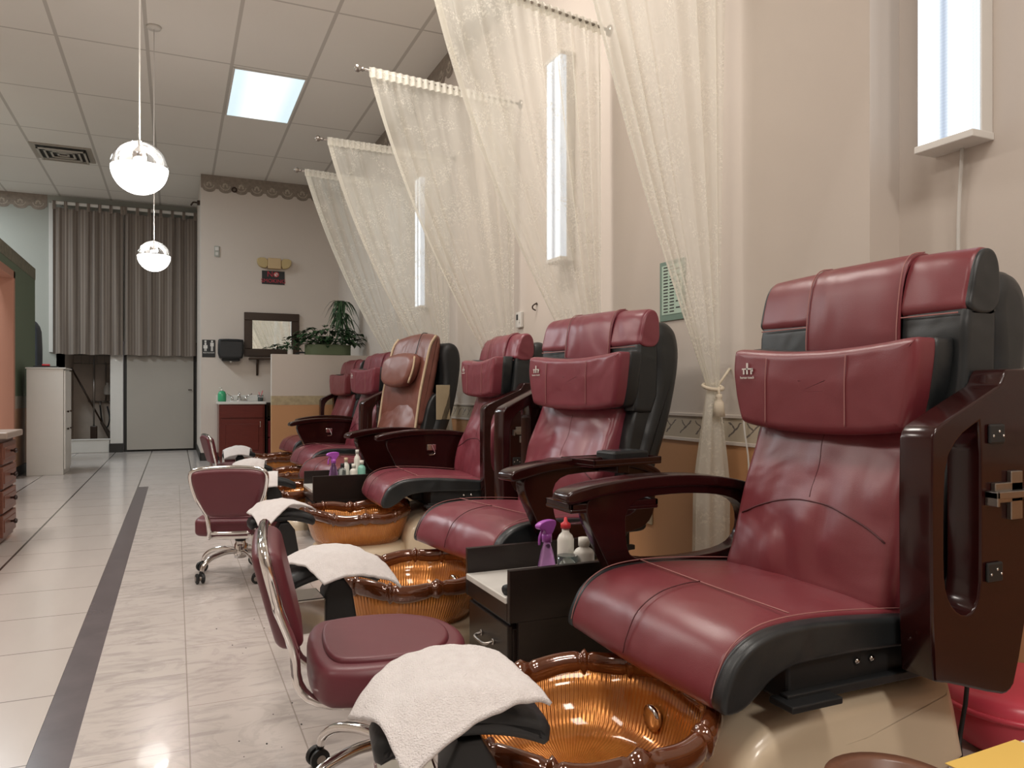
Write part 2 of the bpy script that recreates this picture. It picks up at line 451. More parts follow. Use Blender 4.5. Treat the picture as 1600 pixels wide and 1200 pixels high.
# scalloped lace border under the ceiling
def scallop(name, p0, p1, nrm, n):
    root = thing(name, '', '')
    del root['label']; del root['category']; root['kind'] = 'structure'
    L = math.hypot(p1[0] - p0[0], p1[1] - p0[1]); d = ((p1[0] - p0[0]) / L, (p1[1] - p0[1]) / L)
    bm = bmesh.new(); pw = L / n
    top = []; 
    for i in range(n * 12 + 1):
        s = i / 12; f = s - math.floor(s)
        drop = .15 + .085 * math.sqrt(max(0, 1 - (2 * f - 1) ** 2)) - (0.05 if False else 0)
        if f < .09 or f > .91: drop = .185
        top.append((s * pw, CEIL - drop))
    for (a, z), (b, z2) in zip(top, top[1:]):
        vs_ = []
        for (q, zz, o_) in ((a, CEIL, 0), (b, CEIL, 0), (b, z2, 0), (a, z, 0), (a, CEIL, .006), (b, CEIL, .006), (b, z2, .006), (a, z, .006)):
            vs_.append(bm.verts.new((p0[0] + d[0] * q + nrm[0] * o_, p0[1] + d[1] * q + nrm[1] * o_, zz)))
        for f in ((0, 1, 2, 3), (4, 5, 6, 7), (3, 2, 6, 7), (0, 1, 5, 4)): bm.faces.new([vs_[k_] for k_ in f])
    o = finish(bm, 'lace_border', M_scal, root, False); o['kind'] = 'structure'
    bm = bmesh.new()
    for i in range(n):
        c = (i + .5) * pw
        for k_ in range(9):
            a = PI * (k_ + .5) / 9; q = c + math.cos(a) * pw * .3; zz = CEIL - .13 - math.sin(a) * .06
            lathe(bm, [(0, -.002), (.011, 0), (0, .004)], (0, 0, 0), 6, Matrix.Translation((p0[0] + d[0] * q + nrm[0] * .008, p0[1] + d[1] * q + nrm[1] * .008, zz)) @ FACE((0, 0, 0), nrm))
        for k_ in range(5):
            a = PI * k_ / 4; q = c + math.cos(a) * pw * .12; zz = CEIL - .12 + math.sin(a) * .035 - .02
            lathe(bm, [(0, -.002), (.016, 0), (0, .005)], (0, 0, 0), 6, Matrix.Translation((p0[0] + d[0] * q + nrm[0] * .008, p0[1] + d[1] * q + nrm[1] * .008, zz)) @ FACE((0, 0, 0), nrm))
    o = finish(bm, 'lace_pattern', M_scal2, root, False); o['kind'] = 'structure'
    return root
M_scal = simple('taupe_lace_border', (0.27, 0.225, 0.185), .8, var=.35, vs_=22)
M_scal2 = simple('pale_lace_motif', (0.44, 0.38, 0.31), .8, var=.3, vs_=40)
scallop('trim_3', (PX, PY, 0), (XW, PY, 0), (0, -1, 0), 9)
scallop('trim_4', (-3.4, FAR, 0), (-1.78, FAR, 0), (0, -1, 0), 7)
scallop('trim_5', (XW, 2.0, 0), (XW, PY, 0), (-1, 0, 0), 42)
# far wall with mop-sink alcove (x -1.55..-.93) and door
bm = bmesh.new()
box(bm, (-4.6, FAR, 0), (-1.56, FAR + .12, CEIL)); box(bm, (-1.56, FAR, 1.75), (PX, FAR + .12, CEIL))
box(bm, (-.93, FAR, 0), (-.78, FAR + .12, 1.75)); struct('wall_far', bm, M_wall2)
bm = bmesh.new(); box(bm, (-.93, FAR - .03, 0), (-.75, FAR, 1.72), .004); struct('trim_6', bm, M_white)
bm = bmesh.new(); box(bm, (-.945, FAR - .05, 0), (-.745, FAR - .03, .14), .004); struct('baseboard_far', bm, M_base)
bm = bmesh.new(); box(bm, (-1.56, FAR + 1.2, 0), (-.78, FAR + 1.3, 2)); box(bm, (-1.66, FAR, 0), (-1.56, FAR + 1.3, 2)); box(bm, (-.88, FAR + .12, 0), (-.78, FAR + 1.3, 2)); struct('wall_alcove', bm, simple('alcove_tile', (0.50, 0.42, 0.35), .5, var=.15))
dr = thing('door_1', '', ''); del dr['label']; del dr['category']; dr['kind'] = 'structure'
bm = bmesh.new(); box(bm, (-.70, FAR - .02, .03), (.27, FAR + .03, 1.9), .005); o = finish(bm, 'door_leaf', M_doorp, dr, False); o['kind'] = 'structure'
bm = bmesh.new(); box(bm, (-.745, FAR + .035, 0), (.32, FAR + .06, 1.9)); o = finish(bm, 'door_frame', M_base, dr, False); o['kind'] = 'structure'
bm = bmesh.new(); tube(bm, [(.235, FAR - .02, .98), (.235, FAR - .06, .98), (.19, FAR - .06, .98)], .008); o = finish(bm, 'door_handle', M_frame, dr); o['kind'] = 'structure'
# mop sink curb
t = thing('mop_sink', 'low white mop sink curb in the alcove left of the grey door', 'sink', (-1.25, FAR + .1, 0))
bm = bmesh.new(); box(bm, (-.31, -.12, 0), (.31, -.04, .2), .01); box(bm, (-.31, -.04, 0), (.31, .6, .08)); finish(bm, 'basin', M_white, t, False)
bm = bmesh.new(); box(bm, (-.32, -.13, .195), (.32, -.03, .215), .006); finish(bm, 'curb_cap', M_white, t, False)
# wall faucet with hose
t = thing('wall_faucet', 'wall mounted faucet with hanging hose in the mop sink alcove', 'faucet', (-1.15, FAR + 1.2, 0))
bm = bmesh.new(); tube(bm, [(-.16, -.05, .78), (.16, -.05, .78)], .014, smooth=0); tube(bm, [(0, -.05, .78), (0, -.18, .78), (0, -.22, .72)], .014)
tube(bm, [(-.13, 0, .78), (-.13, -.1, .78)], .02, smooth=0); tube(bm, [(.13, 0, .78), (.13, -.1, .78)], .02, smooth=0); finish(bm, 'spout', M_steel, t)
for s in (-1, 1):
    bm = bmesh.new(); lathe(bm, [(0, 0), (.035, 0), (.035, .02), (0, .02)], (s * .16, -.06, .78), 8); finish(bm, 'handle', M_steel, t)
bm = bmesh.new(); tube(bm, [(0, -.22, .72), (.03, -.2, .45), (.10, -.2, .35), (.14, -.2, .5), (.1, -.12, .7)], .012); finish(bm, 'hose', M_black, t)
bm = bmesh.new(); tube(bm, [(.07, -.03, .8), (.07, -.03, 1.45)], .009, smooth=0); tube(bm, [(-.1, -.03, .8), (-.1, -.03, 1.7)], .009, smooth=0); finish(bm, 'pipe', M_steel, t)
# mop and broom
t = thing('mop', 'dark handled mop leaning across the alcove by the faucet', 'mop', (-1.1, FAR + .55, .08))
bm = bmesh.new(); tube(bm, [(-.42, 0, 1.25), (.02, 0, .35)], .014, smooth=0); finish(bm, 'handle', M_frame, t)
bm = bmesh.new(); tube(bm, [(0, 0, .38), (.1, 0, .2), (.2, 0, 0.02)], lambda u: .02 + .03 * u, 8); finish(bm, 'mop_head', simple('dark_mop_strings', (.05, .035, .025), .9), t)
t = thing('broom', 'upright broom with dark bristles standing in the alcove', 'broom', (-1.2, FAR + .5, .08))
bm = bmesh.new(); tube(bm, [(0, 0, .3), (0, .02, 1.4)], .012, smooth=0); finish(bm, 'handle', M_steel, t)
bm = bmesh.new(); box(bm, (-.05, -.02, 0), (.05, .02, .32), .012); finish(bm, 'bristles', M_frame, t, False)
t = thing('wire_shelf', 'wire shelf with pale bottles high in the mop alcove', 'shelf', (-1.25, FAR + 1.0, 1.42))
bm = bmesh.new()
for k_ in range(4): tube(bm, [(-.28, -.06 + .04 * k_, 0), (.28, -.06 + .04 * k_, 0)], .004, 5, 0); tube(bm, [(-.28, -.06 + .04 * k_, .14), (.28, -.06 + .04 * k_, .14)], .004, 5, 0)
for k_ in range(6): tube(bm, [(-.28 + .112 * k_, -.06, -.02), (-.28 + .112 * k_, -.06, .24)], .004, 5, 0)
for k_ in range(6): tube(bm, [(-.28 + .112 * k_, -.06, 0), (-.28 + .112 * k_, .2, 0)], .004, 5, 0)
finish(bm, 'rack', M_steel, t)
for i, (xx, zz, lab) in enumerate([(-.93, 1.42, 'white jug on the wire shelf in the alcove, at its right end'), (-1.04, .9, 'small pale bottle hanging right of the alcove faucet'), (-.92, .88, 'larger pale bottle hanging at the alcove right side')]):
    bm = bmesh.new(); lathe(bm, [(0, 0), (.05, 0), (.055, .02), (.055, .12), (.02, .17), (.02, .2), (0, .2)], (0, 0, 0), 14)
    o = finish(bm, 'bottle', M_whiteg, None, True); o.location = (xx, FAR + .95, zz); tag(o, lab, 'bottle')
# left partition, green above peach, with doorway
LX = -1.62
bm = bmesh.new()
box(bm, (LX - .12, 9.75, .78), (LX, 11.2, 2.5)); box(bm, (LX - .12, 8.7, 2.22), (LX, 9.75, 2.5)); box(bm, (LX - .12, 6.6, .78), (LX, 8.7, 2.5)); struct('wall_partition', bm, M_green)
bm = bmesh.new(); box(bm, (LX - .12, 9.75, 0), (LX, 11.2, .78)); box(bm, (LX - .12, 6.6, 0), (LX, 8.7, .78)); struct('wall_partition', bm, simple('dusty_peach_paint', (0.40, 0.24, 0.15), .6, var=.08))
bm = bmesh.new(); box(bm, (LX, 9.75, .76), (LX + .004, 11.2, .9)); struct('trim_7', bm, simple('grey_border_strip', (0.36, 0.33, 0.28), .7, var=.2, vs_=14))
bm = bmesh.new(); box(bm, (LX, 9.75, 0), (LX + .012, 11.2, .11), .003); struct('baseboard_left', bm, M_base)
bm = bmesh.new(); box(bm, (LX, 6.6, 2.36), (LX + .005, 11.2, 2.5)); struct('trim_8', bm, simple('olive_swag_border', (0.20, 0.19, 0.14), .8, var=.5, vs_=16))
bm = bmesh.new(); box(bm, (LX - .13, 9.70, 0), (LX + .02, 9.78, 2.26), .004); box(bm, (LX - .13, 8.66, 2.18), (LX + .02, 9.78, 2.26), .004); box(bm, (LX - .13, 8.64, 0), (LX + .02, 8.72, 2.26), .004); struct('door_2', bm, M_salmon)
bm = bmesh.new(); box(bm, (LX - 1.2, 9.9, 0), (LX - .13, 9.95, 2.5)); struct('wall_inner', bm, M_salmon)
bm = bmesh.new(); box(bm, (-1.755, FAR - .03, 1.55), (-1.70, FAR, 3.82), .004); struct('trim_9', bm, M_white)

# ceiling troffers
def troffer(x, y, vis, lab):
    t = thing('ceiling_light', lab, 'ceiling light', (x, y, CEIL - .004), 0, None)
    bm = bmesh.new()
    for a, b in (((-.335, -.66, -.01), (-.315, .66, 0)), ((.315, -.66, -.01), (.335, .66, 0)), ((-.315, -.66, -.01), (.315, -.64, 0)), ((-.315, .64, -.01), (.315, .66, 0))): box(bm, a, b, .002)
    finish(bm, 'frame', M_white, t, False)
    bm = bmesh.new(); box(bm, (-.315, -.64, -.004), (.315, .64, -.001))
    m = NT('troffer_diffuser'); s = m.sep(); g = m.math('ABSOLUTE', s[0]); f = m.ramp(m.math('MULTIPLY', g, 3), (0.05, 1.0), (.75, .0))
    m.p(col=(.6, .65, .7), em=m.mix(f, (.50, .64, .70), (.95, 1, 1)), ems=1.25); finish(bm, 'diffuser', m.m, t, False)
for i, (tx, ty, tp) in enumerate(TROFFER_AND_FILL):
    if i == 0: troffer(tx, ty, 1, 'square lit fluorescent panel in the ceiling grid above the far chairs')
for o in bpy.data.objects:
    if o.name.startswith('unseen_fill_lamp'): o.location.z = CEIL - .03

# air vent
t = thing('ceiling_vent', 'square ceiling air vent with louvers above the striped curtain', 'vent', (-1.28, 10.95, CEIL))
bm = bmesh.new(); box(bm, (-.33, -.33, -.012), (.33, .33, 0), .003); finish(bm, 'frame', simple('vent_frame', (.36, .32, .27), .6), t, False)
bm = bmesh.new(); box(bm, (-.27, -.27, -.016), (.27, .27, -.011)); finish(bm, 'backing', M_base, t, False)
for k_ in range(4):
    s = .25 - .065 * k_; bm = bmesh.new()
    for (a, b) in (((-s, -s), (s, -s)), ((s, -s), (s, s)), ((s, s), (-s, s)), ((-s, s), (-s, -s))):
        box(bm, (min(a[0], b[0]) - .012, min(a[1], b[1]) - .012, -.05 + .006 * k_), (max(a[0], b[0]) + .012, max(a[1], b[1]) + .012, -.035 + .006 * k_), .002)
    finish(bm, 'louver', M_steel if False else simple('vent_louver', (.42, .39, .34), .5), t, False)

# pendant globes
def thin_glass():
    m = NT('clear_globe_glass'); tr = m.n('ShaderNodeBsdfTransparent'); gl = m.n('ShaderNodeBsdfGlossy'); gl.inputs['Roughness'].default_value = .03
    lw = m.n('ShaderNodeLayerWeight'); lw.inputs[0].default_value = .35; f = m.math('ADD', m.math('MULTIPLY', lw.outputs['Fresnel'], .7), .06)
    x = m.n('ShaderNodeMixShader'); m.L.new(f, x.inputs[0]); m.L.new(tr.outputs[0], x.inputs[1]); m.L.new(gl.outputs[0], x.inputs[2]); m.L.new(x.outputs[0], m.out.inputs[0]); return m.m
M_globe = thin_glass()
M_glow = emit('globe_glow', (1, .97, .92), 9.0)
for (x, y, z, r, lab) in ((-.155, 4.0, 2.01, .125, 'nearer and larger glowing glass globe pendant over the walkway'), (-.16, 6.87, 2.06, .125, 'farther smaller-looking glowing globe pendant in front of the striped curtain')):
    t = thing('pendant_lamp', lab, 'pendant lamp', (x, y, z), 0)
    bm = bmesh.new(); lathe(bm, [(r * math.cos(a), r * math.sin(a)) for a in [(-PI / 2 + PI / 2 * 1.0 * k_ / 10) for k_ in range(11)]] , n=32)
    finish(bm, 'glowing_bowl', M_glow, t)
    bm = bmesh.new(); lathe(bm, [(r * math.cos(a), r * math.sin(a)) for a in [(0.02 + (PI / 2 - .02) * k_ / 10) for k_ in range(11)]], n=32)
    finish(bm, 'glass_dome', M_globe, t)
    bm = bmesh.new(); lathe(bm, [(0, .03), (.03, .03), (.035, .07), (.012, .1), (.012, .125), (0, .13)], n=16); finish(bm, 'socket', M_chrome, t)
    bm = bmesh.new(); tube(bm, [(0, 0, .12), (0, 0, CEIL - z)], .0035, 6, 0); finish(bm, 'cord', M_white, t)
    bm = bmesh.new(); lathe(bm, [(0, 0), (.06, 0), (.05, -.02), (0, -.025)], (0, 0, CEIL - z)); finish(bm, 'ceiling_cap', M_white, t)
    l = bpy.data.lights.new('pendant_bulb', 'POINT'); l.energy = 17; l.color = WARM; l.shadow_soft_size = .05
    o = bpy.data.objects.new('pendant_bulb', l); C.objects.link(o); o.parent = t; o.location = (.055, -.02, .03)


# wall fluorescent boxes
def diff_mat():
    m = NT('fluorescent_diffuser'); s = m.sep(); g = m.math('ABSOLUTE', m.math('SUBTRACT', m.math('ABSOLUTE', s[1]), .055))
    f = m.ramp(m.math('MULTIPLY', g, 10), (0.12, 1.0), (.5, .0)); pr = m.n('ShaderNodeTexChecker'); pr.inputs['Scale'].default_value = 130; m.L.new(m.mapv((1, 1, 1), (.785, 0, 0)), pr.inputs['Vector'])
    m.p(col=(.22, .24, .27), em=m.mix(f, (.20, .25, .32), (1, 1.08, 1.12)), ems=m.math('ADD', m.math('MULTIPLY', pr.outputs['Fac'], .25), 1.75)); return m.m
M_diff = diff_mat()
def wall_light(y, xw, lab):
    t = thing('wall_light', lab, 'wall light', (xw, y, 1.75), 0)
    w2 = .098
    bm = bmesh.new(); box(bm, (-.055, -w2, 0), (0, w2, 1.24), .004); finish(bm, 'housing', M_whiteg, t, False)
    bm = bmesh.new(); box(bm, (-.095, -w2 + .004, .012), (-.055, w2 - .004, 1.228), .003); finish(bm, 'diffuser', M_diff, t, False)
    for z0 in (-.012, 1.22):
        bm = bmesh.new(); box(bm, (-.102, -w2 - .004, z0), (0, w2 + .004, z0 + .024), .003); finish(bm, 'end_cap', M_whiteg, t, False)
    return t
wl = wall_light(1.66, XR, 'vertical fluorescent wall fixture above the nearest chair with white cord below')
bm = bmesh.new(); tube(bm, [(-.02, -.01, 0), (-.012, .01, -.3), (-.012, -.0, -.7), (-.012, .0, -1.0)], .006, 6); finish(bm, 'cord', M_white, wl)
wall_light(4.12, XW, 'vertical fluorescent wall fixture glowing through the second lace curtain')
wall_light(6.95, XW, 'small distant vertical fluorescent wall fixture glowing between the far lace curtains')

# ------------------------------------------------------------------ sheer curtains
def sheer(idx, yw, xr, yr, lab, rodlab, zt=2.95, tie=(2.10, .97), bw=.12):
    """rod from the wall (XW,yw) to room end (xr,yr)"""
    t = thing('lace_curtain', lab, 'curtain', (0, 0, 0), 0, 'lace curtains tied back between the chairs')
    NS, NQ = 150, 60; bm = bmesh.new(); rows = []
    folds = 7 + idx % 2
    x1 = XW - .05
    tx, tz = tie
    rnd = [random.uniform(-1, 1) for _ in range(20)]
    def pt(s, q):
        ss = s
        x0 = xr + (x1 - xr) * ss; y0 = yr + (yw - yr) * ss
        # top point -> tieback point : curve leaning outward then dropping
        ex = tx - .035 + .07 * ss; ey = yw - .01
        k = q
        bow = (1 - ss) * .10 * math.sin(PI * k) 
        x = x0 + (ex - x0) * (k ** (1.0 + bw * (1 - ss))) - bow * .35
        y = y0 + (ey - y0) * k
        z = zt - (zt - tz) * k - (1 - ss) * .05 * math.sin(PI * k)
        amp = .028 * (1 - .75 * k) * min(1, k * 5 + .25)
        ph = 2 * PI * folds * ss + 2.6 * math.sin(ss * 6 + rnd[0]) + 1.2 * k * rnd[1]
        y += amp * math.sin(ph) * (.6 + .4 * math.sin(ss * 11 + rnd[3])) + .006 * math.sin(ph * 2.3 + rnd[2]) * (1 - k)
        x += amp * .5 * math.cos(ph) * (1 if 0.02 < ss < .98 else 0)
        return (x, y, z)
    for qi in range(NQ + 1):
        q = qi / NQ
        rows.append([bm.verts.new(pt(si / NS, q)) for si in range(NS + 1)])
    for a, b in zip(rows, rows[1:]):
        for i in range(NS): bm.faces.new((a[i], a[i + 1], b[i + 1], b[i]))
    finish(bm, 'drape', M_lace, t)
    # heading and leading hem
    bm = bmesh.new(); pts = [pt(0, q / 30) for q in range(31)]
    A = []; 
    for i, q in enumerate(range(31)):
        p = Vector(pts[i]); p2 = Vector(pt(.035, q / 30))
        A.append((bm.verts.new(p + Vector((0, -.004, 0))), bm.verts.new(p2 + Vector((0, -.004, 0)))))
    for a, b in zip(A, A[1:]): bm.faces.new((a[0], a[1], b[1], b[0]))
    finish(bm, 'hem', M_hem, t)
    bm = bmesh.new(); A = []
    for si in range(NS + 1):
        s = si / NS; p = Vector((xr + (x1 - xr) * s, yr + (yw - yr) * s, 0)); w_ = .012 * math.sin(s * 150)
        A.append((bm.verts.new((p.x, p.y - .014 + w_ * .5, zt + .02)), bm.verts.new((p.x, p.y - .02 + w_, zt - .045))))
    for a, b in zip(A, A[1:]): bm.faces.new((a[0], a[1], b[1], b[0]))
    finish(bm, 'heading', M_hem, t)
    # tail under the tieback
    bm = bmesh.new(); rows = []
    for qi in range(31):
        q = qi / 30; z = tz - (tz - .04) * q; row = []
        wd = .035 + .065 * min(1, q * 2.2)
        for si in range(41):
            s = si / 40; a = 2 * PI * s
            row.append(bm.verts.new((tx + .0 + wd * math.cos(a) * .8 - .015 * q, yw - .01 + wd * .55 * math.sin(a) + .012 * math.sin(a * 6) * min(1, q * 3), z)))
        rows.append(row)
    for a, b in zip(rows, rows[1:]):
        for i in range(40): bm.faces.new((a[i], a[i + 1], b[i + 1], b[i]))
    finish(bm, 'tail', M_hem, t)
    # tieback cord with tassel
    bm = bmesh.new()
    tube(bm, [(tx + .045 * math.cos(a), yw - .01 + .035 * math.sin(a), tz + .012 * math.sin(a)) for a in [2 * PI * k_ / 14 for k_ in range(14)]], .008, 7, 0, True)
    tube(bm, [(tx + .03, yw, tz), (XW - .004, yw + .02, tz + .08)], .006, 6, 0)
    tube(bm, [(tx, yw - .05, tz), (tx - .005, yw - .055, tz - .04)], .006, 6, 0)
    lathe(bm, [(0, 0), (.012, 0), (.014, -.015), (.010, -.022), (.020, -.035), (.026, -.095), (0, -.095)], (tx - .005, yw - .056, tz - .03), 14)
    finish(bm, 'tassel', M_towel if False else simple('cream_cord', (.68, .60, .47), .8, bump=.4, bs=200), t)
    r = thing('curtain_rod', rodlab, 'curtain rod', (0, 0, 0), 0, 'slim curtain rods standing out from the wall')
    dx, dy = x1 + .05 - xr, yw - yr; L = math.hypot(dx, dy); d = (dx / L, dy / L)
    bm = bmesh.new(); tube(bm, [(xr - d[0] * .03, yr - d[1] * .03, zt), (XW, yw, zt)], .009, 8, 0); finish(bm, 'pole', M_steel, r)
    bm = bmesh.new(); e = (xr - d[0] * .03, yr - d[1] * .03, zt)
    lathe(bm, [(0, 0), (.014, .004), (.014, .012), (.008, .016), (.024, .034), (.022, .055), (0, .066)], (0, 0, 0), 12, Matrix.Translation(e) @ Matrix.Rotation(math.atan2(d[1], d[0]), 4, 'Z') @ Matrix.Rotation(-PI / 2, 4, 'Y'))
    finish(bm, 'finial', M_steel, r)
    bm = bmesh.new(); lathe(bm, [(0, 0), (.03, 0), (.03, .008), (0, .008)], (0, 0, 0), 12, Matrix.Translation((XW, yw, zt)) @ Matrix.Rotation(-PI / 2, 4, 'Y')); finish(bm, 'wall_bracket', M_steel, r)
sheer(0, 2.60, 1.20, 2.42, 'nearest lace curtain, tied with a tassel behind the second chair', 'rod of the nearest lace curtain, at the picture top', tie=(2.08, .97), bw=-.08)
sheer(1, 3.62, 1.08, 3.42, 'second lace curtain from the camera, over the lit wall fixture', 'rod of the second nearest lace curtain, cut by the picture top')
sheer(2, 4.80, 1.10, 4.68, 'third lace curtain from the camera, floral top below a silver finial', 'rod with silver finial holding the third lace curtain')
sheer(3, 6.15, 1.10, 6.10, 'fourth lace curtain, plain band, second farthest from the camera', 'rod of the second farthest lace curtain')
sheer(4, 7.20, 1.07, 7.05, 'farthest lace curtain, lowest in the picture beside the plants', 'rod of the farthest lace curtain, lowest in the picture')

# ------------------------------------------------------------------ pedicure chairs
def seam(parent, pts, r=.0018, mat=None, name='stitching', sm=5):
    bm = bmesh.new(); tube(bm, pts, r, 5, sm); return finish(bm, name, mat or M_stitch, parent)

SEAT = [(.16, .42), (.07, .425), (-.10, .445), (-.30, .462), (-.43, .463), (-.51, .450), (-.57, .415), (-.603, .355), (-.612, .318), (-.60, .300), (-.56, .302), (-.52, .325), (-.47, .365), (-.38, .385), (.07, .37), (.16, .37)]
BACK = [(-.085, .40), (-.065, .50), (-.022, .66), (.032, .80), (.085, .95), (.16, .95), (.18, .80), (.15, .6), (.12, .40)]
TOPR = [(.105, 1.135), (.118, 1.20), (.135, 1.262), (.16, 1.295), (.19, 1.302), (.215, 1.29), (.232, 1.25), (.23, 1.135)]
TOPB = [(.090, .86), (.090, .90), (.104, 1.05), (.112, 1.14), (.118, 1.16), (.225, 1.16), (.225, 1.145), (.22, .86)]
SHELL = [(.19, 1.18), (.235, 1.25), (.30, 1.25), (.35, 1.20), (.365, 1.08), (.31, .85), (.22, .62), (.10, .40), (.02, .30), (-.03, .36), (.04, .5), (.13, .75), (.22, 1.0)]
PIL = [(.955 * a_, b_) for a_, b_ in [(-.325, 1.075), (-.20, 1.066), (0, 1.060), (.20, 1.066), (.325, 1.075), (.335, 1.06), (.332, .98), (.30, .865), (.28, .852), (.15, .838), (0, .834), (-.15, .838), (-.28, .852), (-.30, .865), (-.332, .98), (-.335, 1.06)]]
UP_OUT = [(-.115, .33), (-.118, .84), (-.105, .868), (-.09, .878), (.085, .955), (.11, .965), (.125, .995), (.14, 1.003), (.28, 1.003), (.295, .99), (.285, .9), (.22, .5), (.165, .285), (.14, .262), (.11, .262), (-.06, .315), (-.09, .32)]
UP_HOLE = [(.042, .885), (.02, .875), (-.03, .85), (-.07, .80), (-.076, .70), (-.076, .56), (-.068, .51), (-.045, .475), (-.01, .455), (.02, .462), (.040, .50), (.042, .6)]
DN_BAR = [(-.592, .640), (-.585, .660), (-.55, .672), (-.45, .688), (-.3, .700), (-.1, .695), (.06, .668), (.15, .630), (.155, .60), (.10, .62), (0, .648), (-.15, .662), (-.3, .662), (-.42, .654), (-.5, .640), (-.56, .628), (-.585, .628)]
DN_PAN = [(-.545, .640), (-.42, .660), (-.2, .67), (0, .652), (.12, .625), (.145, .58), (.13, .42), (0, .38), (-.34, .38), (-.42, .40), (-.45, .45)]
DN_HOLE = [(-.385, .63), (-.2, .642), (-.02, .628), (.06, .59), (.065, .50), (.0, .45), (-.2, .44), (-.36, .45), (-.385, .5)]

def wing(x, y, z):
    return (x - .10 * abs(y) ** 2 * 2.2, y, z)

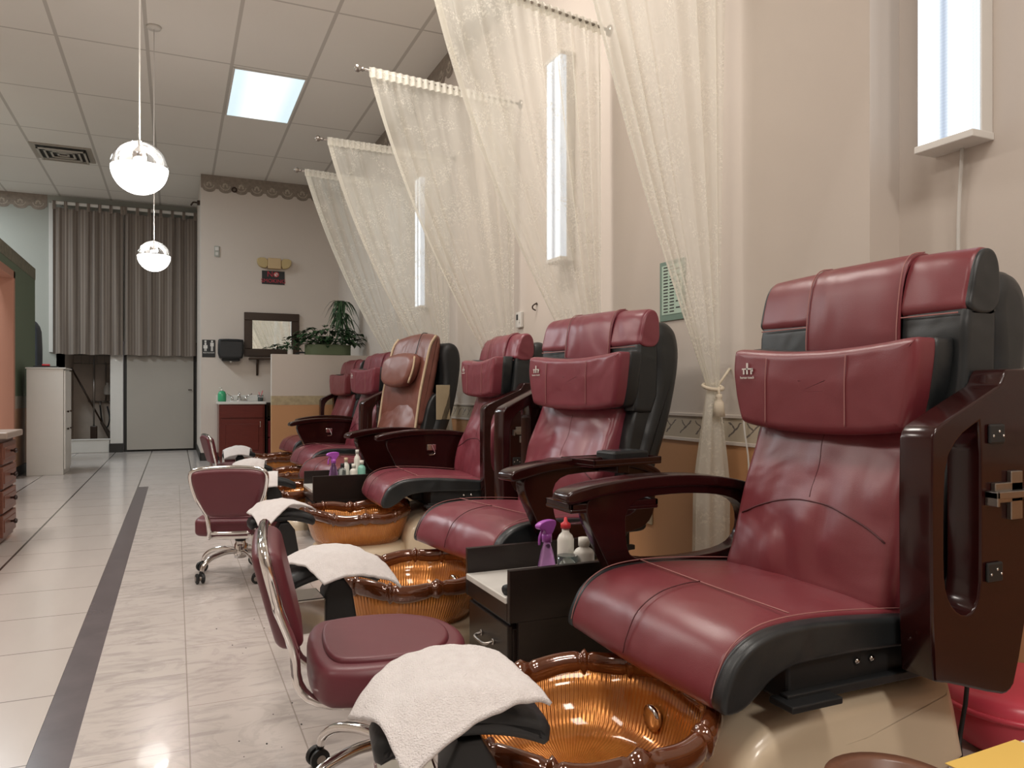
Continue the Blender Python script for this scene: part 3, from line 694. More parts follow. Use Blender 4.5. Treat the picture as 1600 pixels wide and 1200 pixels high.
def chair(i, loc, rz, lab, near='up', far='down', brown=False, redm=None, tray=None, foot=None, logo=True, solid=False, basin=(-.78, -.06), pz=0.0, py=0.0, slide=0.0):
    R = redm or M_red
    t = thing('pedicure_chair', lab, 'pedicure chair', loc, rz, 'pedicure chairs lined up along the wall')
    BK = M_brown if brown else R
    K = Matrix.Identity(4)
    # --- seat
    def sfn(x, y, z):
        return (x - slide + .012 * (y / .33) ** 2, y, z - .006 * (y / .3) ** 4)
    Loft('seat', R, t, SEAT, -.30, .30, r=.012, bulge=.006, seg=12, fn=sfn)
    for s in (-1, 1):
        a, b = sorted((s * .292, s * .332))
        Loft('seat_side_panel', M_char, t, offset2(SEAT, .001), a, b, r=.011, seg=2, fn=sfn)
        pp = [(x - slide + .012, s * .299, z + .004) for x, z in chaikin(SEAT[1:9], 2, False)]
        seam(t, pp, .0014, M_stitch, 'side_stitching', 0)
    seam(t, [(-.395 - slide + .012 * (y / .3) ** 2, y, .4728 - .003 * abs(y / .3) ** 2) for y in [-.29 + .058 * k_ for k_ in range(11)]], .0018)
    seam(t, [(x - slide, 0, z) for x, z in [(-.395, .474), (-.45, .472), (-.52, .458), (-.580, .421), (-.612, .362), (-.622, .325)]], .0016, M_seam)
    # mechanism under the seat
    bm = bmesh.new(); box(bm, (-.40, -.305, .278), (.10, .305, .378), .008); box(bm, (-.46, -.10, .30), (-.35, .1, .35), .006)
    finish(bm, 'seat_frame', M_black, t, False)
    bm = bmesh.new(); box(bm, (-.42, -.325, .288), (.11, -.30, .308), .003); box(bm, (-.44, -.36, .285), (-.30, -.29, .300), .003); finish(bm, 'slide_rail', M_black, t, False)
    for xx in (-.20, -.155):
        bm = bmesh.new(); lathe(bm, [(0, 0), (.008, 0), (.008, .004), (0, .006)], (0, 0, 0), 10, Matrix.Translation((xx, -.306, .345)) @ Matrix.Rotation(PI / 2, 4, 'X'))
        finish(bm, 'bolt', M_chrome, t)
    # --- back
    def bfn(x, y, z):
        n = noise.noise(Vector((y * 4 + i * 3, z * 4, i))) * .022 + (abs(noise.noise(Vector((y * 6 + z * 4 + i, z * 3 - y * 4, i * 2)))) - .2) * -.022
        m = max(0, 1 - abs(z - .6) / .35)
        return (x + (n * 1.35 * m if x < .1 else 0) + .05 * (y / .3) ** 2 * (1 if x > .1 else -.2), y * (1 - .10 * max(0, (z - .6))), z)
    def back_parts(BK):
        Loft('backrest', BK, t, BACK, -.285, .285, r=.03, bulge=.012, seg=26, fn=bfn, k=3)
        for s in (-1, 1):
            a, b = sorted((s * .268, s * .335))
            Loft('back_side_panel', M_char, t, [(-.005, .42), (.045, .66), (.11, .92), (.22, .95), (.19, .7), (.07, .42)], a, b, r=.015, seg=3)
        FB = chaikin(BACK, 3)
        def fx(y, z):
            c_ = [p for p in FB if p[0] < .115 and .44 < p[1] < .94]; c_.sort(key=lambda p: p[1]); x = c_[0][0]
            for p, q in zip(c_, c_[1:]):
                if p[1] <= z <= q[1]: x = p[0] + (q[0] - p[0]) * (z - p[1]) / max(1e-6, q[1] - p[1])
            return bfn(x - .012 * (1 - (y / .285) ** 2), y, z)
        def on(y, z): p = fx(y, z); return (p[0] - .0005, p[1], p[2])
        ms = M_seam if not brown else M_brown
        seam(t, [on(y, .655 - .065 * (y / .25) ** 2) for y in [-.255 + .034 * k_ for k_ in range(16)]], .0028, ms, 'lumbar_seam', 2)
        seam(t, [on(.005 * math.sin(k_), .665 + .02 * k_) for k_ in range(10)], .0013, ms, 'centre_seam', 2)
    back_parts(BK)
    if not brown:
        Loft('shoulder_panel', M_char, t, TOPB, -.347, .347, r=.018, bulge=.0, seg=8, k=1, fn=lambda x, y, z: (x + .008 * noise.noise(Vector((y * 9, z * 14, i))), y, z))
        for s in (-1, 1):
            a, b = sorted((s * .334, s * .353))
            Loft('top_side_panel', R if i in (1, 2) else M_char, t, offset2(TOPR, .004), a, b, r=.009, seg=2, k=3, star=True)
        Loft('top_cushion', R, t, TOPR, -.345, .345, r=.014, bulge=.008, seg=8, k=3, star=True)
        seam(t, [(.103, y, 1.139) for y in (-.33, 0, .33)], .002, M_stitch, 'top_stitching', 0)
        # flap carrying the pillow
        FL = [(.098, 1.03), (.094, 1.10), (.104, 1.20), (.120, 1.27), (.15, 1.306), (.20, 1.316), (.225, 1.302), (.243, 1.26), (.240, 1.20), (.232, 1.20), (.234, 1.25), (.218, 1.29), (.19, 1.300), (.158, 1.29), (.13, 1.262), (.112, 1.2), (.106, 1.1), (.108, 1.03)]
        Loft('pillow_strap', R, t, FL, -.175, .14, r=.004, k=1, seg=4, sharp=60)
        for yy in (-.17, .135): seam(t, [(x - .002, yy, z) for x, z in FL[:6]], .0018, M_stitch, 'strap_stitching', 3)
        fnp = lambda x, y, z: (x + .022 - .15 * y * y + .10 * max(0, z - 1.0), y + py, z + pz + .08 * y * y * (1 if z > .96 else 0))
        Loft('headrest_pillow', R, t, PIL, -.035, .045, r=.022, bulge=.0, seg=3, axis='x', fn=lambda x, y, z: fnp(x - .012 * (1 - (y / .34) ** 2) * (1 if x < 0 else 0), y, z), k=2, star=True)
        Loft('pillow_back', M_char, t, offset2(PIL, -.004), .022, .10, r=.02, seg=2, axis='x', fn=fnp, star=True)
        for yy in (-.115, .17):
            seam(t, [fnp(-.040 - .010 * (1 - (yy / .34) ** 2), yy, z) for z in (.86, .9, .98, 1.03, 1.045)], .0016, M_stitch, 'pillow_stitching')
        if logo:
            lg = Matrix.Translation((0, 0, 0)); bm = bmesh.new()
            cy, cz = .245, 1.01 + pz; X0 = fnp(-.0415, cy, 1.0)[0]; cy += py
            def bar(a, b, c_, d): box(bm, (X0 - .0035, a, c_), (X0 - .0015, b, d))
            bar(cy - .003, cy + .003, cz - .008, cz + .026); bar(cy - .024, cy + .022, cz + .006, cz + .010); bar(cy + .012, cy + .017, cz - .008, cz + .006); bar(cy - .02, cy - .015, cz - .008, cz + .006); bar(cy - .024, cy - .018, cz, cz + .008)
            finish(bm, 'logo', M_whiteg, t, False)
            text('logo_text', 'human touch', .0115, M_whiteg, t, FACE((X0 - .003, cy, cz - .018), (-1, 0, 0)))
    else:
        # tall one-piece brown back with cream piping
        BB = [(.03, .70), (.055, .9), (.10, 1.12), (.15, 1.30), (.19, 1.385), (.23, 1.40), (.26, 1.37), (.24, 1.2), (.19, .95), (.13, .70)]
        Loft('upper_back', M_brown, t, BB, -.30, .30, r=.03, bulge=.012, seg=14, k=3, fn=lambda x, y, z: (x - .35 * y * y, y, z - .25 * y * y * (z > 1.2)))
        for s in (-1, 1):
            seam(t, [(x - .045, s * .298, z - .02) for x, z in [(.0, .42), (.03, .6), (.06, .8), (.09, .98), (.13, 1.15), (.175, 1.32), (.225, 1.395)]], .011, M_cream, 'piping')
        seam(t, [(x - .02, -.10, z) for x, z in [(.10, 1.1), (.145, 1.28), (.19, 1.395), (.24, 1.405)]], .003, M_black, 'pillow_cord')
        PB = [(-.23, 1.23), (0, 1.255), (.23, 1.23), (.245, 1.12), (.20, 1.005), (0, .975), (-.20, 1.005), (-.245, 1.12)]
        Loft('headrest_pillow', M_brown, t, PB, -.045, .06, r=.04, seg=3, axis='x', fn=lambda x, y, z: (x + .02 + .25 * (z - 1.05) - .3 * y * y, y, z), k=2, star=True)
        seam(t, [(.02 + .25 * (z - 1.05) - .3 * y * y - .01, y, z) for y, z in [(-.225, 1.215), (-.245, 1.12), (-.215, 1.015)]], .008, M_cream, 'pillow_piping')
        bm = bmesh.new(); box(bm, (.15, -.352, .74), (.27, -.346, 1.0), .002); finish(bm, 'side_pocket', M_tan, t, False)
    SH = SHELL if not brown else [(x + .02, z + (.07 if z > 1 else 0)) for x, z in SHELL]
    Loft('back_shell', M_black if brown else M_char, t, SH, -.352, .352, r=.045, seg=4, k=3, bulge=.004)
    # --- arms
    def arm(side, st):
        a, b = sorted((side * .345, side * .428))
        if st == 'up':
            o = panel('armrest', M_wood, t, UP_OUT, [UP_HOLE], a, b, .006, 1)
            fy = a if side < 0 else b; d = -1 if side < 0 else 1
            bm = bmesh.new()
            for (cx, cz) in ((.085, .855), (.078, .545)):
                bm = bmesh.new(); box(bm, (cx - .022, fy - .008 if d < 0 else fy, cz - .022), (cx + .03, fy if d < 0 else fy + .008, cz + .022), .004); finish(bm, 'bracket', M_black, o, False)
                for q in (-.012, .008, .022):
                    bm = bmesh.new(); lathe(bm, [(0, 0), (.0035, 0), (.003, .002), (0, .003)], (0, 0, 0), 8, Matrix.Translation((cx + q, fy + d * .008, cz + (.006 if q == .008 else -.004))) @ Matrix.Rotation(-d * PI / 2, 4, 'X')); finish(bm, 'screw', M_chrome, o)
            bm = bmesh.new(); y2 = fy + d * .012; y3 = fy + d * .03
            box(bm, (.075, min(fy, y2), .70), (.17, max(fy, y2), .745), .002); box(bm, (.055, min(fy, y3), .712), (.30, max(fy, y3), .728), .002); box(bm, (.055, min(fy, y3), .695), (.064, max(fy, y3), .728), .002); box(bm, (.13, min(fy, y2), .66), (.17, max(fy, y2), .77), .002)
            finish(bm, 'latch', M_steel, o, False)
        else:
            o = Loft('armrest', M_wood, t, DN_BAR, a - (.01 if side < 0 else 0), b + (.01 if side > 0 else 0), r=.008, seg=2, k=2)
            c_ = (a + b) / 2
            panel('armrest_panel', M_wood, o, DN_PAN, [] if solid else [DN_HOLE], c_ - .028, c_ + .028, .004, 2)
            if solid:
                bm = bmesh.new(); yy = c_ - side * .03
                box(bm, (-.25, min(yy, yy - side * .012), .56), (-.19, max(yy, yy - side * .012), .60), .003); tube(bm, [(-.22, yy - side * .02, .60), (-.20, yy - side * .02, .54), (-.24, yy - side * .02, .53)], .005, 6)
                finish(bm, 'latch', M_chrome, o, False)
        return o
    an = arm(-1, near); af = arm(1, far)
    if tray:
        side, x0, z0, yo, w_, d_ = tray
        o = panel('tray', M_wood, an if side < 0 else af, [(x0 - .13, 0), (x0 + .13, 0), (x0 + .15, .0), (x0 + .15, .014), (x0 - .15, .014), (x0 - .15, 0)], [], 0, .01, 0, 0)
        bpy.data.objects.remove(o)
        bm = bmesh.new(); ya, yb = sorted((side * (.36 + yo), side * (.36 + yo + d_)))
        box(bm, (x0 - w_ / 2, ya, z0), (x0 + w_ / 2, yb, z0 + .012), .004)
        box(bm, (x0 - w_ / 2, ya, z0 + .01), (x0 + w_ / 2, ya + .012, z0 + .028), .003); box(bm, (x0 - w_ / 2, yb - .012, z0 + .01), (x0 + w_ / 2, yb, z0 + .028), .003)
        box(bm, (x0 - w_ / 2, ya, z0 + .01), (x0 - w_ / 2 + .012, yb, z0 + .028), .003); box(bm, (x0 + w_ / 2 - .012, ya, z0 + .01), (x0 + w_ / 2, yb, z0 + .028), .003)
        box(bm, (x0 - .03, ya + .03, z0 - .03), (x0 + .03, yb - .03, z0), .004)
        finish(bm, 'tray', M_wood, an if side < 0 else af, False)
    # --- base
    BS = [(-.54, 0), (-.54, .16), (-.46, .22), (-.36, .25), (-.28, .262), (.10, .262), (.14, .24), (.16, 0)]
    bm = bmesh.new(); loft(bm, BS, -.30, .30, r=.04, k=1, seg=4, star=True, fn=lambda x, y, z: (x, y * (1 + .10 * (1 - z / .26)), z))
    finish(bm, 'base', M_beige, t, True, 35)
    bx, by = basin
    # outer apron that holds the tub
    def sup(cx, cy, a, b, z, n=48, e=2.6):
        out = []
        for k_ in range(n):
            th = 2 * PI * k_ / n; c_, s_ = math.cos(th), math.sin(th)
            out.append((cx + a * abs(c_) ** (2 / e) * (1 if c_ > 0 else -1), cy + b * abs(s_) ** (2 / e) * (1 if s_ > 0 else -1), z))
        return out
    bm = bmesh.new(); g = []
    for (a, b, z) in ((.27, .29, 0), (.27, .29, .05), (.25, .27, .075), (.21, .22, .08)): g.append([bm.verts.new(p) for p in sup(bx + .02, by, a, b, z)])
    for A, B in zip(g, g[1:]):
        for j in range(48): bm.faces.new((A[j], A[(j + 1) % 48], B[(j + 1) % 48], B[j]))
    bm.faces.new(g[-1]); finish(bm, 'plinth', M_beige, t)
    # basin, double walled
    tb = None
    bm = bmesh.new(); g = []
    prof = [(.235, .20, .075), (.262, .235, .12), (.285, .262, .19), (.297, .275, .245), (.283, .261, .250), (.270, .246, .19), (.245, .215, .12), (.20, .17, .098), (.05, .04, .092)]
    for (a, b, z) in prof:
        P = sup(0, 0, a, b, z, 96, 2.5)
        g.append([bm.verts.new((p[0], p[1], p[2] + (.016 * math.cos(2 * math.atan2(p[1], p[0])) + .006 * math.sin(7 * math.atan2(p[1], p[0]))) * max(0, (z - .12) / .13))) for p in P])
    for A, B in zip(g, g[1:]):
        for j in range(96): bm.faces.new((A[j], A[(j + 1) % 96], B[(j + 1) % 96], B[j]))
    bm.faces.new(g[-1]); bm.faces.new(g[0])
    tb = finish(bm, 'foot_basin', M_tub, t); tb.location = (bx, by, 0)
    # bamboo-like rim: one bulging segmented ring
    bm = bmesh.new(); P = sup(0, 0, .292, .270, 0, 260, 2.5); NSg = 12
    ring = []
    for j, p in enumerate(P):
        th = math.atan2(p[1], p[0]); u = (j / len(P) * NSg) % 1
        rr = .021 + .006 * math.exp(-((min(u, 1 - u)) / .035) ** 2) - .0035 * math.exp(-((min(u, 1 - u) - .085) / .03) ** 2) + .0015 * math.sin(5 * th)
        ring.append((Vector((p[0], p[1], .252 + .016 * math.cos(2 * th) + .006 * math.sin(7 * th))), rr))
    rg = []
    for j, (p, rr) in enumerate(ring):
        tn = (ring[(j + 1) % len(ring)][0] - ring[j - 1][0]).normalized(); up = Vector((0, 0, 1)); sd = tn.cross(up).normalized()
        rg.append([bm.verts.new(p + up * rr * 1.45 * math.cos(2 * PI * k_ / 12) + sd * rr * math.sin(2 * PI * k_ / 12)) for k_ in range(12)])
    for j in range(len(rg)):
        A = rg[j]; B = rg[(j + 1) % len(rg)]
        for k_ in range(12): bm.faces.new((A[k_], A[(k_ + 1) % 12], B[(k_ + 1) % 12], B[k_]))
    finish(bm, 'rim', M_rim, tb)
    bm = bmesh.new(); lathe(bm, [(0, 0), (.03, 0), (.032, .012), (.018, .016), (0, .014)], (0, 0, 0), 16, Matrix.Translation((.255, .05, .165)) @ Matrix.Rotation(-PI / 2, 4, 'Y')); finish(bm, 'jet', M_chrome, tb)
    # --- footrest (world position given)
    if foot:
        fx, fy, fz, fr = foot
        Mi = (Matrix.Translation(loc) @ Matrix.Rotation(rz, 4, 'Z')).inverted()
        p = Mi @ Vector((fx, fy, 0)); fe = bpy.data.objects.new('footrest', None)
        prof = []
        for k_ in range(9):
            s = -1 + k_ / 4; prof.append((s * .15, fz - .012 - .045 * s * s))
        for k_ in range(9):
            s = 1 - k_ / 4; prof.append((s * .145, fz - .065 - .035 * s * s))
        bm = bmesh.new(); loft(bm, prof, -.058, .058, r=.022, k=1, seg=3)
        fo = finish(bm, 'footrest', M_rubber, t, True, 60); fo.location = (p.x, p.y, 0); fo.rotation_euler = (0, 0, fr - rz)
        bm = bmesh.new(); loft(bm, [(-.03, fz - .075), (.05, fz - .075), (.075, .20), (.09, .075), (-.02, .075), (-.035, .2)], -.04, .04, r=.008, k=1, seg=1); finish(bm, 'footrest_post', M_black, fo, True, 40)
        bm = bmesh.new(); box(bm, (-.14, -.07, .20), (-.035, .07, .31), .006); finish(bm, 'footrest_bracket', M_chrome, fo, False)
    return t

CH = [
 dict(loc=(1.60, 1.55, 0), rz=0.0, lab='nearest burgundy pedicure chair, largest in the picture, raised wood arm at its right', near='up', far='down', tray=(1, -.42, .60, .0, .3, .16), foot=(.44, 1.21, .45, -.15), basin=(-.80, -.07)),
 dict(loc=(1.60, 3.00, 0), rz=.17, pz=.035, py=-.05, lab='burgundy pedicure chair second from the camera, remote on its arm tray', near='down', far='up', redm=M_red2, tray=(-1, -.14, .672, .0, .34, .20), foot=(.46, 2.46, .43, .05), basin=(-.80, .0)),
 dict(loc=(1.76, 4.47, 0), rz=-.05, pz=.08, slide=.09, lab='burgundy pedicure chair third from the camera, with shiny creased back', near='up', far='down', redm=M_red2, foot=(.45, 3.66, .42, .05), solid=True),
 dict(loc=(1.56, 5.72, 0), rz=.22, slide=.06, lab='pedicure chair with tall brown back, cream piping and burgundy seat', near='down', far='up', brown=True, basin=(-.78, .07), foot=(.56, 5.05, .42, .05), solid=True),
 dict(loc=(1.60, 7.00, 0), rz=.12, pz=.09, lab='purplish burgundy pedicure chair just left of the brown backed chair', near='up', far='down', redm=M_red2, foot=(.55, 6.25, .41, .05), solid=True),
 dict(loc=(1.70, 8.65, 0), rz=.10, pz=.07, lab='farthest burgundy pedicure chair, beside the cream half wall', near='down', far='up', foot=(.56, 7.75, .41, .05), logo=False),
]
for i, c in enumerate(CH): chair(i, c['loc'], c['rz'], c['lab'], **{k_: v for k_, v in c.items() if k_ not in ('loc', 'rz', 'lab')})

# ------------------------------------------------------------------ towels
def towel(quad, ctr, ang, zt, lab, hang=2.2, hw=.06, flat=.15):
    """quad: four xy corners; drapes over a pad centred at ctr with axis ang"""
    bm = bmesh.new(); N = 56; rows = []
    ca, sa = math.cos(ang), math.sin(ang)
    for i in range(N + 1):
        row = []
        for j in range(N + 1):
            u, v = i / N, j / N
            x = (1 - u) * (1 - v) * quad[0][0] + u * (1 - v) * quad[1][0] + u * v * quad[2][0] + (1 - u) * v * quad[3][0]
            y = (1 - u) * (1 - v) * quad[0][1] + u * (1 - v) * quad[1][1] + u * v * quad[2][1] + (1 - u) * v * quad[3][1]
            dx, dy = x - ctr[0], y - ctr[1]; al = dx * ca + dy * sa; ac = -dx * sa + dy * ca
            z = zt - .045 * min(1.5, (al / .15)) ** 2 if True else zt
            e = max(0, abs(ac) - hw); e2 = max(0, abs(al) - flat)
            z -= hang * e * e / (e + .05) + 1.0 * e2 * e2 / (e2 + .06)
            z += .006 * noise.noise(Vector((x * 14, y * 14, zt * 10))) + .003 * noise.noise(Vector((x * 40, y * 40, 1)))
            row.append(bm.verts.new((x, y, z)))
        rows.append(row)
    for a, b in zip(rows, rows[1:]):
        for i in range(N): bm.faces.new((a[i], a[i + 1], b[i + 1], b[i]))
    o = finish(bm, 'towel', M_towel); md = o.modifiers.new('thick', 'SOLIDIFY'); md.thickness = .007; md.offset = 1
    bm = bmesh.new(); edge = [rows_ for rows_ in []]; bm.free()
    return tag(o, lab, 'towel', 'white terry towels on the footrests')
towel([(.545, 1.47), (.555, 1.10), (.30, 1.04), (.27, 1.28)], (.44, 1.22), -.15, .478, 'largest white terry towel in the foreground, draped over the nearest footrest', .8, .09, .13)
towel([(.51, 2.73), (.64, 2.30), (.40, 2.26), (.295, 2.54)], (.46, 2.46), .05, .442, 'white terry towel on the second footrest, behind the near stool', .6, .07)
towel([(.50, 4.0), (.61, 3.70), (.34, 3.40), (.30, 3.66)], (.45, 3.66), .05, .434, 'white terry towel over the third footrest, beside the second stool back', .5, .08)
towel([(.45, 5.25), (.62, 5.2), (.58, 4.90), (.44, 4.90)], (.56, 5.05), .05, .430, 'small white towel partly hidden right of the second stool back', 1.2)
towel([(.42, 6.5), (.68, 6.42), (.62, 6.10), (.40, 6.10)], (.55, 6.25), .05, .420, 'white towel on the fifth footrest, second farthest from the camera', 1.2)
towel([(.42, 8.0), (.70, 7.92), (.64, 7.60), (.42, 7.60)], (.56, 7.75), .05, .420, 'farthest white towel, beside the cherry sink cabinet', 1.2)

# ------------------------------------------------------------------ stools
def stool(loc, rz, lab, zs=.36, leg0=0.0):
    """faces +x; backrest at -x"""
    t = thing('stool', lab, 'stool', loc, rz, 'low rolling stools')
    prof = [(-.19, -.17), (-.19, .17), (-.10, .205), (.06, .20), (.15, .13), (.185, 0), (.15, -.13), (.06, -.20), (-.10, -.205)]
    Loft('seat', M_stool, t, prof, zs - .085, zs, r=.022, k=3, seg=2, axis='z', star=True)
    bm = bmesh.new(); pr2 = [(x * .80 - .004, y * .80) for x, y in chaikin(prof, 3)]; loft(bm, pr2, zs - .01, zs + .010, r=.009, k=0, seg=1, axis='z', star=True); finish(bm, 'seat_pad', M_stool, t, True, 70)
    # back
    BKp = [(-.16, zs + .255), (0, zs + .265), (.16, zs + .255), (.175, zs + .22), (.155, zs + .13), (.115, zs + .035), (.09, zs + .02), (-.09, zs + .02), (-.115, zs + .035), (-.155, zs + .13), (-.175, zs + .22)]
    bf = lambda x, y, z: (x - .24 * (z - zs), y, z)
    Loft('backrest', M_stool, t, BKp, -.25, -.190, r=.022, k=2, seg=2, axis='x', fn=bf, star=True)
    bm = bmesh.new()
    fr = offset2(chaikin(BKp, 3), -.006)
    top = [(-.222 - .24 * (z - zs), y, z) for y, z in fr if z > zs + .10]
    top.sort(key=lambda p: (math.atan2(p[2] - zs - .10, p[1])))
    path = [(.10, .11, zs - .105), (-.06, .125, zs - .103), (-.17, .115, zs - .09), (-.212, .105, zs - .05), (-.222, .115, zs + .03)] + top[::2] + [(-.222, -.115, zs + .03), (-.212, -.105, zs - .05), (-.17, -.115, zs - .09), (-.06, -.125, zs - .103), (.10, -.11, zs - .105)]
    tube(bm, path, .0115, 10, 3); finish(bm, 'frame', M_chrome, t)
    bm = bmesh.new(); tube(bm, [(-.21, -.10, zs - .06), (-.216, 0, zs - .06), (-.21, .10, zs - .06)], .009, 8, 3); box(bm, (-.09, -.12, zs - .115), (.09, .12, zs - .088), .004)
    finish(bm, 'crossbar', M_chrome, t)
    bm = bmesh.new(); lathe(bm, [(0, .09), (.03, .09), (.034, .11), (.030, .16), (.026, .165), (.024, .18), (.016, .185), (.016, zs - .11), (0, zs - .11)]); finish(bm, 'post', M_chrome, t)
    bm = bmesh.new(); lathe(bm, [(0, .178), (.027, .178), (.027, .195), (0, .195)]); finish(bm, 'collar', M_black, t)
    for k_ in range(5):
        a = leg0 + 2 * PI * k_ / 5; c_, s_ = math.cos(a), math.sin(a)
        bm = bmesh.new(); tube(bm, [(.02 * c_, .02 * s_, .125), (.09 * c_, .09 * s_, .13), (.17 * c_, .17 * s_, .115), (.215 * c_, .215 * s_, .085), (.225 * c_, .225 * s_, .058)], lambda u: .014 - .003 * u, 10)
        lg = finish(bm, 'leg', M_chrome, t)
        cx, cy = .235 * c_, .235 * s_
        bm = bmesh.new(); ax = Matrix.Translation((cx, cy, .026)) @ Matrix.Rotation(a + 1.2, 4, 'Z') @ Matrix.Rotation(PI / 2, 4, 'X')
        for s2 in (-1, 1): lathe(bm, [(0, s2 * .006), (.022, s2 * .006), (.025, s2 * .010), (.025, s2 * .018), (.020, s2 * .021), (0, s2 * .021)], (0, 0, 0), 18, ax)
        tube(bm, [(.225 * c_, .225 * s_, .07), (cx, cy, .03)], .008, 6, 0)
        finish(bm, 'caster', M_black, lg, True, 40)
        bm = bmesh.new(); lathe(bm, [(0, -.0225), (.012, -.0225), (.012, .0225), (0, .0225)], (0, 0, 0), 14, ax); finish(bm, 'wheel_hub', M_steel, lg, True, 40)
    return t
stool((.465, 1.76, 0), -.12, 'nearest maroon rolling stool, seat seen from above, left of the foreground towel', .37, 1.05)
stool((.31, 4.18, 0), 1.30, 'maroon rolling stool seen from behind its chrome framed back, mid walkway', .315, 1.15)
stool((.52, 7.10, 0), .15, 'farthest maroon stool, by the partition corner', .31, .2)

# ------------------------------------------------------------------ carts
def cart(x0, y0, lab, drawer=True):
    t = thing('pedicure_cart', lab, 'cart', (x0, y0, 0))
    bm = bmesh.new(); box(bm, (.02, .022, .05), (.45, .358, .225), .002); box(bm, (.0, .022, .25), (.45, .358, .305), .002); box(bm, (.03, .03, 0), (.44, .35, .06)); box(bm, (.015, .03, .22), (.45, .35, .255)); finish(bm, 'body', M_espresso, t, False)
    for yy in (0, .36):
        bm = bmesh.new(); box(bm, (0, yy, .25), (.47, yy + .02, .41), .002); box(bm, (.03, yy + .001, 0), (.46, yy + .019, .25), .001); finish(bm, 'side_panel', M_espresso, t, False)
    bm = bmesh.new(); box(bm, (-.006, .021, .305), (.45, .359, .325), .003); finish(bm, 'countertop', M_marbtop, t, False)
    bm = bmesh.new(); box(bm, (.004, .025, .06), (.022, .355, .235), .004); d = finish(bm, 'drawer', M_espresso, t, False)
    bm = bmesh.new(); tube(bm, [(.004, .14, .155), (-.022, .145, .15), (-.024, .19, .147), (-.022, .235, .15), (.004, .24, .155)], .005, 8); lathe(bm, [(0, 0), (.011, 0), (.009, .004), (0, .005)], (0, 0, 0), 10, Matrix.Translation((.004, .14, .155)) @ Matrix.Rotation(-PI / 2, 4, 'Y')); lathe(bm, [(0, 0), (.011, 0), (.009, .004), (0, .005)], (0, 0, 0), 10, Matrix.Translation((.004, .24, .155)) @ Matrix.Rotation(-PI / 2, 4, 'Y'))
    finish(bm, 'handle', M_steel, d)
    bm = bmesh.new(); box(bm, (.30, .021, .41), (.47, .359, .42), .002); finish(bm, 'rear_shelf', M_espresso, t, False) if False else bm.free()
    return t
cart(.92, 2.09, 'dark pedicure cart with marbled top between the first and second chairs')
cart(.80, 4.92, 'dark pedicure cart between the third chair and the brown backed chair')

M_purple = glass('purple_clear_plastic', (0.55, 0.28, 0.62), .15); M_purp2 = simple('purple_plastic', (0.42, 0.10, 0.50), .3)
M_whplast = simple('white_plastic', (0.75, 0.73, 0.66), .35); M_clear = glass('smoky_clear_plastic', (0.62, 0.68, 0.66), .12)
M_blue = glass('blue_liquid', (0.10, 0.50, 0.68), .1); M_blue2 = simple('blue_liquid_solid', (0.03, 0.28, 0.42), .2); M_greenl = simple('green_liquid', (0.03, 0.09, 0.08), .2)
M_redcap = simple('red_cap', (0.6, 0.03, 0.04), .4); M_teal = simple('teal_plastic', (0.25, 0.55, 0.45), .35)
def spray(loc, rz, lab, s=1):
    t = thing('spray_bottle', lab, 'spray bottle', loc, rz)
    bm = bmesh.new(); lathe(bm, [(0, 0), (.036 * s, 0), (.038 * s, .008 * s), (.036 * s, .03 * s), (.028 * s, .075 * s), (.020 * s, .115 * s), (.013 * s, .135 * s), (.013 * s, .15 * s), (0, .15 * s)], n=20); finish(bm, 'bottle', M_purple, t)
    bm = bmesh.new(); lathe(bm, [(0, .145 * s), (.016 * s, .145 * s), (.016 * s, .17 * s), (0, .172 * s)], n=14); loft(bm, [(-.045 * s, .19 * s), (-.048 * s, .205 * s), (-.02 * s, .215 * s), (.03 * s, .215 * s), (.038 * s, .20 * s), (.025 * s, .18 * s), (.012 * s, .165 * s), (-.012 * s, .165 * s), (-.018 * s, .185 * s)], -.011 * s, .011 * s, r=.004 * s, k=2, seg=1)
    h = finish(bm, 'spray_head', M_purp2, t)
    bm = bmesh.new(); tube(bm, [(-.02 * s, 0, .188 * s), (-.034 * s, 0, .165 * s), (-.036 * s, 0, .14 * s)], .005 * s, 6); finish(bm, 'trigger', M_purp2, h)
    return t
def bottle(loc, h, r, mat, lab, cap=None, caph=.02, fill=None, cone=False):
    t = thing('bottle', lab, 'bottle', loc)
    bm = bmesh.new(); lathe(bm, [(0, 0), (r * .95, 0), (r, .005), (r, h * .78), (r * .8, h * .86), (r * .45, h * .92), (r * .45, h), (0, h)], n=20); finish(bm, 'body', mat, t)
    bm = bmesh.new()
    if cone: lathe(bm, [(0, h), (r * .6, h), (r * .6, h + caph * .5), (r * .25, h + caph * .7), (r * .15, h + caph * 1.2), (0, h + caph * 1.2)], n=14)
    else: lathe(bm, [(0, h - .006), (r * .55, h - .006), (r * .55, h + caph), (0, h + caph)], n=14)
    finish(bm, 'cap', cap or mat, t); return t
Z = .3255
spray((1.085, 2.17, Z), .4, 'purple spray bottle on the cart beside the nearest chair', 1.0)
bottle((1.19, 2.24, Z), .17, .028, M_whplast, 'tall white squeeze bottle with red tip on the near cart', M_redcap, .03, None, True)
bottle((1.215, 2.16, Z), .13, .034, M_whplast, 'short white bottle right of the red tipped bottle', M_whplast)
t = thing('glass_jar', 'dark green liquid jar in front of the white bottles on the near cart', 'jar', (1.15, 2.152, Z))
bm = bmesh.new(); lathe(bm, [(0, 0), (.028, 0), (.03, .006), (.03, .055), (0, .055)], n=20); finish(bm, 'liquid', M_greenl, t)
bm = bmesh.new(); lathe(bm, [(.0305, .002), (.0325, .002), (.0325, .10), (.0305, .10)], n=20); finish(bm, 'glass', M_clear, t)
bottle((1.335, 2.20, Z), .16, .024, M_blue2, 'blue bottle behind the front arm panel of the nearest chair', M_blue, .015)
o = None
